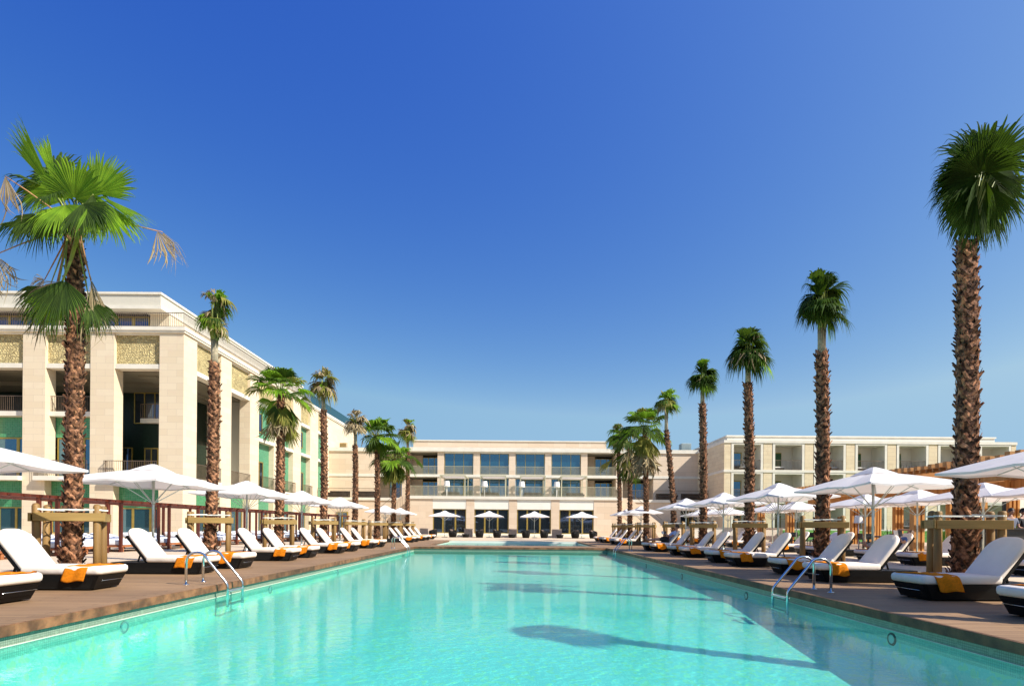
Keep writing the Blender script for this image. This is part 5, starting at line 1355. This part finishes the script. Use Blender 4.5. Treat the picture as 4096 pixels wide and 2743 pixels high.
def reclining(loc, label, shirt, trousers, long_trousers, hair, kind):
    """lying on a lounger on the right side: feet towards -x, head towards +x, reading"""
    t=empty('person',loc,0,label,'person')
    sk=skin
    # hips on the seat, trunk against the raised back
    hip=Vector((.98,0,.50)); chest=Vector((1.32,0,.72)); neck=Vector((1.46,0,.92)); head=Vector((1.47,0,1.06))
    if kind==2: hip=Vector((1.0,0,.47)); chest=Vector((1.35,0,.62)); neck=Vector((1.55,0,.80)); head=Vector((1.60,0,.90))
    J=[(*hip,.15,.11),(*hip.lerp(chest,.5),.135,.10),(*chest,.16,.115),(*neck,.055)]; B=[(0,1),(1,2),(2,3)]
    J.append((*(neck.lerp(head,.4)),.05)); B.append((3,4))
    legs=[]
    for s in (-1,1):
        th=hip+Vector((-.05,s*.09,0)); 
        if kind==1: kn=Vector((.55,s*.10,.50)); an=Vector((.14,s*.09,.46)); 
        else: kn=Vector((.58,s*.11,.62 if s>0 else .50)); an=Vector((.18,s*.02+.02,.45))
        foot=an+Vector((-.03,0,.05)); toe=an+Vector((-.06,s*.02,.19))
        i=len(J); J+= [(*th,.095),(*kn,.058),(*(kn.lerp(an,.35)),.055),(*an,.036),(*foot,.038),(*toe,.026)]; B+=[(0,i),(i,i+1),(i+1,i+2),(i+2,i+3),(i+3,i+4),(i+4,i+5)]
        legs.append((th,kn,an))
    arms=[]
    for s in (-1,1):
        sh=chest+Vector((.06,s*.19,.07)); el=Vector((1.12,s*.27,.62)); wr=Vector((.93,s*.12,.74))
        if kind==2: 
            el=Vector((1.16,s*.27,.60)); wr=Vector((1.16,s*.12,.80))
            if s>0: el=Vector((1.42,.33,1.02)); wr=Vector((1.66,.16,1.0))
        i=len(J); J+=[(*sh,.055),(*el,.042),(*wr,.028)]; B+=[(2,i),(i,i+1),(i+1,i+2)]
        hand_chain(J,B,i+2,wr,(wr-el).normalized()+Vector((0,-s*.5,.1)),Vector((0,0,1)),s)
        arms.append((sh,el,wr))
    body=skinmesh('body',J,B,sk,t)
    m=MB(); fw=Vector((-1,0,.05)) if kind==1 else Vector((-.75,0,.65)); upv=Vector((.1,0,1)) if kind==1 else Vector((.65,0,.75))
    head_mesh(m,head,fw,upv); m.build('head',sk,t)
    hair_cap(head,fw,upv,t,hair)
    J=[(*(hip+Vector((.04,0,.02))),.155,.12),(*hip.lerp(chest,.5),.15,.115),(*chest,.18,.13),(*(chest.lerp(neck,.65)),.09)]; B=[(0,1),(1,2),(2,3)]
    for (sh,el,wr) in arms:
        i=len(J); J+=[(*sh,.07),(*sh.lerp(el,.62),.058)]; B+=[(2,i),(i,i+1)]
    skinmesh('shirt',J,B,shirt,t)
    J=[(*hip,.16,.125)]; B=[]
    for (th,kn,an) in legs:
        i=len(J); J+=[(*th,.105),(*(kn if long_trousers else th.lerp(kn,.85)),.075)]; B+=[(0,i),(i,i+1)]
        if long_trousers: J.append((*an.lerp(kn,.12),.055)); B.append((i+1,i+2))
    skinmesh('trousers' if long_trousers else 'shorts',J,B,trousers,t)
    return t
def standing(loc, rz, label, shirt, trousers, hair, arm=(0,0)):
    t=empty('person',loc,rz,label,'person')
    J=[(0,0,.96,.14,.10),(0,0,1.18,.13,.10),(0,.01,1.38,.16,.11),(0,0,1.50,.055),(0,-.01,1.57,.05)]; B=[(0,1),(1,2),(2,3),(3,4)]
    for s in (-1,1):
        i=len(J); J+=[(s*.09,0,.88,.09),(s*.10,-.01,.50,.058),(s*.10,.02,.10,.036),(s*.10,-.03,.04,.038),(s*.11,-.16,.03,.028)]; B+=[(0,i),(i,i+1),(i+1,i+2),(i+2,i+3),(i+3,i+4)]
        i=len(J); el=(s*.26,-.02,1.14); wr=(s*.20,-.24,1.05)
        J+=[(s*.18,0,1.40,.052),(*el,.04),(*wr,.027)]; B+=[(2,i),(i,i+1),(i+1,i+2)]
        hand_chain(J,B,i+2,wr,(-s*.2,-1,-.1),(0,0,1),s)
    skinmesh('body',J,B,skin,t)
    m=MB(); head_mesh(m,(0,-.02,1.67),(0,-1,-.05),(0,0,1)); m.build('head',skin,t); hair_cap((0,-.02,1.67),(0,-1,-.05),(0,0,1),t,hair)
    J=[(0,0,.94,.155,.115),(0,0,1.18,.15,.115),(0,.01,1.38,.175,.125),(0,0,1.47,.085)]; B=[(0,1),(1,2),(2,3)]
    for s in (-1,1):
        i=len(J); J+=[(s*.18,0,1.40,.066),(s*.235,-.015,1.22,.056)]; B+=[(2,i),(i,i+1)]
    skinmesh('shirt',J,B,shirt,t)
    J=[(0,0,.95,.15,.11)]; B=[]
    for s in (-1,1):
        i=len(J); J+=[(s*.09,0,.86,.10),(s*.10,-.01,.50,.075),(s*.10,.02,.10,.06)]; B+=[(0,i),(i,i+1),(i+1,i+2)]
    skinmesh('trousers',J,B,trousers,t)
    return t
blueT=noisy('pale_blue_cotton',(.33,.45,.75),.06,6,.85); navy=noisy('royal_blue_polo',(.02,.05,.35),.1,6,.8); denim=noisy('blue_denim_shirt',(.06,.14,.38),.1,8,.85)
khaki=noisy('khaki_cotton',(.36,.32,.25),.08,7,.85); blackc=noisy('black_cotton',(.02,.02,.022),.2,7,.85); greyT=noisy('grey_cotton',(.16,.17,.22),.08,6,.85)
greyhair=noisy('brown_grey_hair',(.10,.06,.04),.3,20,.7)

# ------------------------------------------------------------------ laying everything out
lg=lounger(); lk=kids_of(lg); lu=[]
tw=[(towel(1,s),towel(-1,s)) for s in (1,2,3,4,5)]; tused=set()
nth=['first','second','third','fourth','fifth','sixth','seventh','eighth','ninth','tenth','eleventh','twelfth','thirteenth','fourteenth','last']
rl=random.Random(9)
def put_towel(v, side, loc, label, grp):
    src=tw[v][0 if side>0 else 1]
    if src.name in tused: o=src.copy(); COL.objects.link(o)
    else: o=src; tused.add(src.name)
    o.location=loc; tag(o,label,'towel',grp); return o
LY=[7.2,8.9,11.8,13.35,16.3,17.95,20.9,22.6,25.75,27.4,35.6,37.3,40.2,42.0,44.5]
for i,y in enumerate(LY):
    n_=nth[i] if i<14 else 'last'
    x=-6.21+rl.uniform(-.03,.03)
    o=place(lg,lk,lu,(x,y,0),rl.uniform(-.035,.035),'white cushioned wicker lounger, %s from the camera, sunlit row left of the pool'%n_); o['group']='sun loungers left of the pool'
    put_towel((i*2)%5,1,(x,y,0),'orange towel on the %s lounger from the camera, left of the pool'%n_,'orange towels left of the pool')
RYs=[6.55,8.45,11.15,12.85,15.5,17.1,20.0,21.5,24.25,25.8,33.1,34.8,37.7,39.4,41.8]
for i,y in enumerate(RYs):
    n_=nth[i] if i<14 else 'last'
    x=5.80+rl.uniform(-.03,.03)
    o=place(lg,lk,lu,(x,y,0),PI+rl.uniform(-.035,.035),'white cushioned wicker lounger, %s from the camera, front row right of the pool'%n_); o['group']='sun loungers right of the pool, front row'
    put_towel((i*3+1)%5,-1,(x,y,0),'orange towel on the %s lounger from the camera, front row right of the pool'%n_,'orange towels right of the pool, front row')
BYs=[12.9,16.6,18.7,21.9,22.8,25.2,31.2,32.6,37.8,39.2,42.4]
for i,y in enumerate(BYs):
    n_=nth[i] if i<10 else 'last'
    x=11.25 if y<30 else 11.5
    o=place(lg,lk,lu,(x,y,0),PI,'white cushioned wicker lounger, %s from the camera, second row behind the right palms'%n_); o['group']='sun loungers right of the pool, second row'
    put_towel((i*2+1)%5,-1,(x,y,0),'orange towel on the %s lounger from the camera, row behind the right palms'%n_,'orange towels right of the pool, second row')
st=side_table(); sk2=kids_of(st); su=[]
for i,y in enumerate((8.03,12.57,17.1,21.75,26.6,36.4,41.1,43.3)):
    place(st,sk2,su,(-7.35,y,0),0,'low grey side table between loungers left of the pool, %s from the camera'%(nth[i] if i<7 else 'last'))
for i,y in enumerate((7.5,11.95,16.3,20.75,25.0,34.0,38.6)):
    place(st,sk2,su,(7.0,y,0),0,'low grey side table between loungers right of the pool, %s from the camera'%(nth[i] if i<6 else 'last'))
# parasols
pr=parasol(); pk=kids_of(pr); pu=[]
for i,(x,y) in enumerate(((-8.0,8.05),(-7.91,12.57),(-7.98,17.1),(-8.07,21.75),(-8.03,26.4),(-8.24,36.45),(-8.2,41.1))):
    o=place(pr,pk,pu,(x,y,0),0,'large white parasol over the left loungers, %s from the camera'%(nth[i] if i<6 else 'last')); o['group']='parasols left of the pool'
for i,(x,y) in enumerate(((7.47,7.5),(7.47,12.0),(7.46,16.3),(7.52,20.75),(7.43,25.0),(7.45,34.0),(7.55,38.6))):
    o=place(pr,pk,pu,(x,y,0),0,'large white parasol over the front right loungers, %s from the camera'%(nth[i] if i<6 else 'last')); o['group']='parasols right of the pool, front line'
for i,(x,y) in enumerate(((12.7,13.0),(12.7,15.6),(12.8,18.3),(12.7,20.85),(12.7,25.95),(12.7,28.35),(12.7,34.3),(12.7,36.95),(12.7,39.6))):
    o=place(pr,pk,pu,(x,y,0),0,'white parasol behind the right palms, back line, %s from the camera'%(nth[i] if i<8 else 'last')); o['group']='parasols behind the right palms'
o=parasol(1.35,1.35,1.98,2.42,'terrace_parasol'); ok=kids_of(o); ou=[]
for i,(px,l) in enumerate(((1779,'first'),(1957,'second'),(2137.5,'third'),(2327,'fourth'))):
    q=place(o,ok,ou,(xof(px,54.3),54.3,0),0,'small white parasol before the glazed ground floor, %s from the left'%l); q['group']='parasols in front of the central building'
ch=tub_chair(); ck=kids_of(ch); cu=[]
for i,px in enumerate((1732,1809.6,1918,1988,2104,2177.6,2301,2375)):
    s=1 if i%2 else -1
    place(ch,ck,cu,(xof(px,53.2),53.2+(.3 if i%2 else 0),0),(0 if s>0 else PI)+rl.uniform(-.3,.3)-.5*s,'black wicker tub chair with a brown cushion on the terrace, %s from the left'%(['first','second','third','fourth','fifth','sixth','seventh','eighth'][i]))
lt=low_table(); ltk=kids_of(lt); ltu=[]
for i,px in enumerate((1863,2047.6,2239.6)): place(lt,ltk,ltu,(xof(px,53.3),53.3,0),0,'low round black wicker table on the terrace, %s'%['left one','middle one','right one'][i])
# tree stakes
TS=[(a_,b_) for a_,b_,c_ in PALMS[:16]]
rs=random.Random(4); protos=[stake_frame(rs,.17) for _ in range(3)]; pks=[kids_of(p) for p in protos]; pus=[[],[],[]]
for i,(x,y) in enumerate(TS):
    sd='left' if i<8 else 'right'; j=i%8
    place(protos[i%3],pks[i%3],pus[i%3],(x,y,0),R(25) if i<8 else R(-24),'timber stake frame with white straps round the %s palm of the %s row'%(['nearest','second','third','fourth','fifth','sixth','seventh','farthest'][j],sd))
# cabanas
cb=daybed_cabana(); cbk=kids_of(cb); cbu=[]
for i in range(12):
    y=14.75+2.84*i
    place(cb,cbk,cbu,(-13.95,y,0),0,'pair of white daybeds under a dark red timber frame, %s from the camera'%(nth[i] if i<11 else 'last'))
# right pergola
t=empty('timber_pergola',(21,30,0),0,'orange timber pergola with slatted roof behind the right parasols','pergola')
px_,pz=19.5,3.45
for y in (20.5,24.2,27.9,31.7,36.2,40.8,45.6):
    for x in (px_,px_+4.6,px_+9.2):
        m=MB()
        for dx in (-.20,.0,.20): m.box(x+dx-.055,x+dx+.055,y-.16,y+.16,0,pz)
        m.build('post',glulam,t,world=True)
for x in (px_-.14,px_+.14,px_+4.46,px_+4.74,px_+9.06,px_+9.34): part(t,'beam',glulam,(x-.05,x+.05,18.8,47,pz-.42,pz-.02))
for y in (20.5,24.2,27.9,31.7,36.2,40.8,45.6): part(t,'cross_beam',glulamx,(px_-.5,px_+9.8,y-.06,y+.06,pz,pz+.20))
m=MB(); y=18.8
while y<46.8:
    x1=px_+9.9; m.box(px_-.65,x1,y,y+.09,pz+.202,pz+.36); y+=.42
m.build('roof_slats',glulamx,t,world=True)
m=MB(); rb=random.Random(2); y=21.5
while y<29.5:
    z=pz+.362; m.box(px_-.62,px_-.10,y,y+.24,z,z+.14+.10*rb.random()); y+=.46
m.build('stacked_blocks',glulamx,t,world=True)
# bar, people at the bar
barm=noisy('black_bar_panel',(.022,.022,.02),.4,2.2,.45,bump=1.0,bscale=4)
t=empty('bar_counter',(17.6,18.6,0),0,'black panelled bar counter at the right edge of the picture','bar')
part(t,'front_panel',barm,(15.35,21,18.3,19.0,0,1.04)); part(t,'counter_top',blackm,(15.25,21.1,18.2,19.1,1.04,1.10))
t=empty('bar_canopy',(19,20.5,0),0,'flat black canopy over the bar','canopy')
part(t,'canopy_slab',blackm,(16.8,23,19.3,22.5,2.30,2.42)); part(t,'post',blackm,(17.0,17.08,20,20.08,0,2.30)); part(t,'post',blackm,(22.6,22.68,20,20.08,0,2.30))
standing((xof(4042,19.6),19.6,0),0,'person in a grey T-shirt standing behind the bar, left of two',greyT,blackc,hairm)
standing((xof(4090,19.7),19.7,0),.3,'person in dark clothes standing behind the bar at the picture edge',blackc,blackc,hairm)
standing((xof(1601,57.6),57.6,0),.6,'person in a royal blue polo shirt standing in shade by the far left palms',navy,blackc,hairm)
o=reclining((5.80,25.8,0),'person in a pale blue T-shirt sitting up reading on a front row lounger',blueT,blackc,False,hairm,1)
o=reclining((11.25,18.7,0),'person in khaki trousers and blue shirt lying on a second row lounger',denim,khaki,True,greyhair,2)
def book(loc,rz,tilt,label):
    t=empty('open_book',loc,rz,label,'book'); t.rotation_euler=(tilt[0],tilt[1],rz)
    m=MB(); m.box(-.105,-.002,-.075,.075,0,.012); m.build('left_pages',lampw,t); m=MB(); m.box(.002,.105,-.075,.075,0,.012); m.build('right_pages',noisy('dark_book_cover',(.04,.04,.05),.6,18,.5),t)
    return t
book((5.80+.86,25.72,.80),0,(R(60),0),'small open book held by the person in the pale blue T-shirt')
book((11.25+1.12,18.58,.90),0,(R(75),0),'open book with a dark cover held by the person in khaki trousers').scale=(1.3,1.3,1.3)
# dining chairs and tables, lamp
bc=bistro_chair(); bk=kids_of(bc); bu=[]
rb=random.Random(8); cn=['first','second','third','fourth','fifth','sixth','seventh','eighth','ninth','tenth']
dt=dining_table(); dk=kids_of(dt); du=[]
tabs=[(15.1,23.6),(16.3,25.6),(15.0,30.0),(17.2,30.6)]
k=0
for i,(x,y) in enumerate(tabs):
    place(dt,dk,du,(x,y,0),.1*i,'square black dining table behind the second lounger row, %s from the camera'%['nearest','second','third','farthest'][i])
    for a in (0,PI/2,PI,-PI/2)[:(3 if i%2 else 4)]:
        if k>=12: break
        q=place(bc,bk,bu,(x-.68*math.cos(a),y-.68*math.sin(a),0),a+rb.uniform(-.2,.2),'black dining chair on the %s side of the %s black dining table'%({0:'left',1:'near',2:'right',3:'far'}[[0,PI/2,PI,-PI/2].index(a)],['nearest','second','third','farthest'][i])); k+=1
fl2=floor_lamp(1.72,.85); tag(fl2,'white floor lamp with a drum shade before the orange pergola'); fl2.location=(xof(3434,28.8),28.8,0)
# planting
yg=random.Random(12)
for (x,y,h,l) in ((xof(125,24),24.5,.95,'spiky yucca beside the hotel wing at the left'),(xof(3556,33),33,1.35,'spiky yucca behind the reading person'),(xof(4018,24),23.5,2.1,'tall spiky plant behind the bar, left one'),(xof(4066,25),24.4,2.1,'tall spiky plant behind the bar, right one'),(xof(3362,34),34,1.2,'spiky yucca left of the white floor lamp'),(xof(3775,30),30,1.3,'spiky yucca behind the near right stake frame')):
    o=yucca_plant(yg,h,44 if h<1.8 else 80).build('yucca_plant',yucca); o.location=(x,y,0); tag(o,l,'plant')
grassm=noisy('lawn',(.05,.17,.02),.3,3,.9,bump=.6,bscale=60,col2=(.09,.25,.03))
g=MB(); v=[];nx,ny=60,12
for j in range(ny+1):
    for i in range(nx+1):
        x=21.2+36*i/nx; y=48+9.4*j/ny; v.append((x,y,.02+.90*min(1,j/ny*1.1)+.03*math.sin(x*1.3+y)))
g.add(v,[(j*(nx+1)+i,j*(nx+1)+i+1,(j+1)*(nx+1)+i+1,(j+1)*(nx+1)+i) for j in range(ny) for i in range(nx)],0,True)
tag(g.build('lawn',grassm),kind='structure')
hb=MB(); hr=random.Random(6)
for i in range(2600):
    x=hr.uniform(21.4,52); y=hr.uniform(50.5,51.5); z=hr.uniform(.15,.95); a=hr.uniform(0,6.28); el=hr.uniform(-.4,1.2); s_=hr.uniform(.08,.16)
    d=Vector((math.cos(a)*math.cos(el),math.sin(a)*math.cos(el),math.sin(el))); q=Vector((-math.sin(a),math.cos(a),0))
    p=Vector((x,y,z)); hb.add([p-q*s_*.3,p+d*s_*.5-q*s_*.1+Vector((0,0,.02)),p+d*s_,p+q*s_*.3],[(0,1,2,3)])
o=hb.build('hedge',yucca); tag(o,'low clipped green hedge along the foot of the right wing','hedge')
hb=MB()
for i in range(900):
    x=hr.uniform(-19.6,-18.6); y=hr.uniform(18,36); z=hr.uniform(.0,.45)*(1 if (y*1.7)%3<1.6 else .25); a=hr.uniform(0,6.28); el=hr.uniform(-.4,1.3); s_=hr.uniform(.08,.2)
    d=Vector((math.cos(a)*math.cos(el),math.sin(a)*math.cos(el),math.sin(el))); q=Vector((-math.sin(a),math.cos(a),0)); p=Vector((x,y,z)); hb.add([p-q*s_*.3,p+d*s_*.5,p+d*s_,p+q*s_*.3],[(0,1,2,3)])
o=hb.build('ground_cover',yucca); tag(o,kind='stuff'); o['label']='low green ground cover behind the daybeds'
# low garden wall at the right of the terrace
o=MB(); o.box(14.2,21.5,46.2,46.5,0,1.05); o.box(14.15,21.55,46.15,46.55,1.05,1.11); q=o.build('garden_wall',smooth); tag(q,'low pale rendered garden wall behind the far right parasols','wall')

for o in bpy.data.objects:
    if 'label' in o and not 4<=len(str(o['label']).split())<=16: print('LABEL LENGTH',o.name,o['label'])
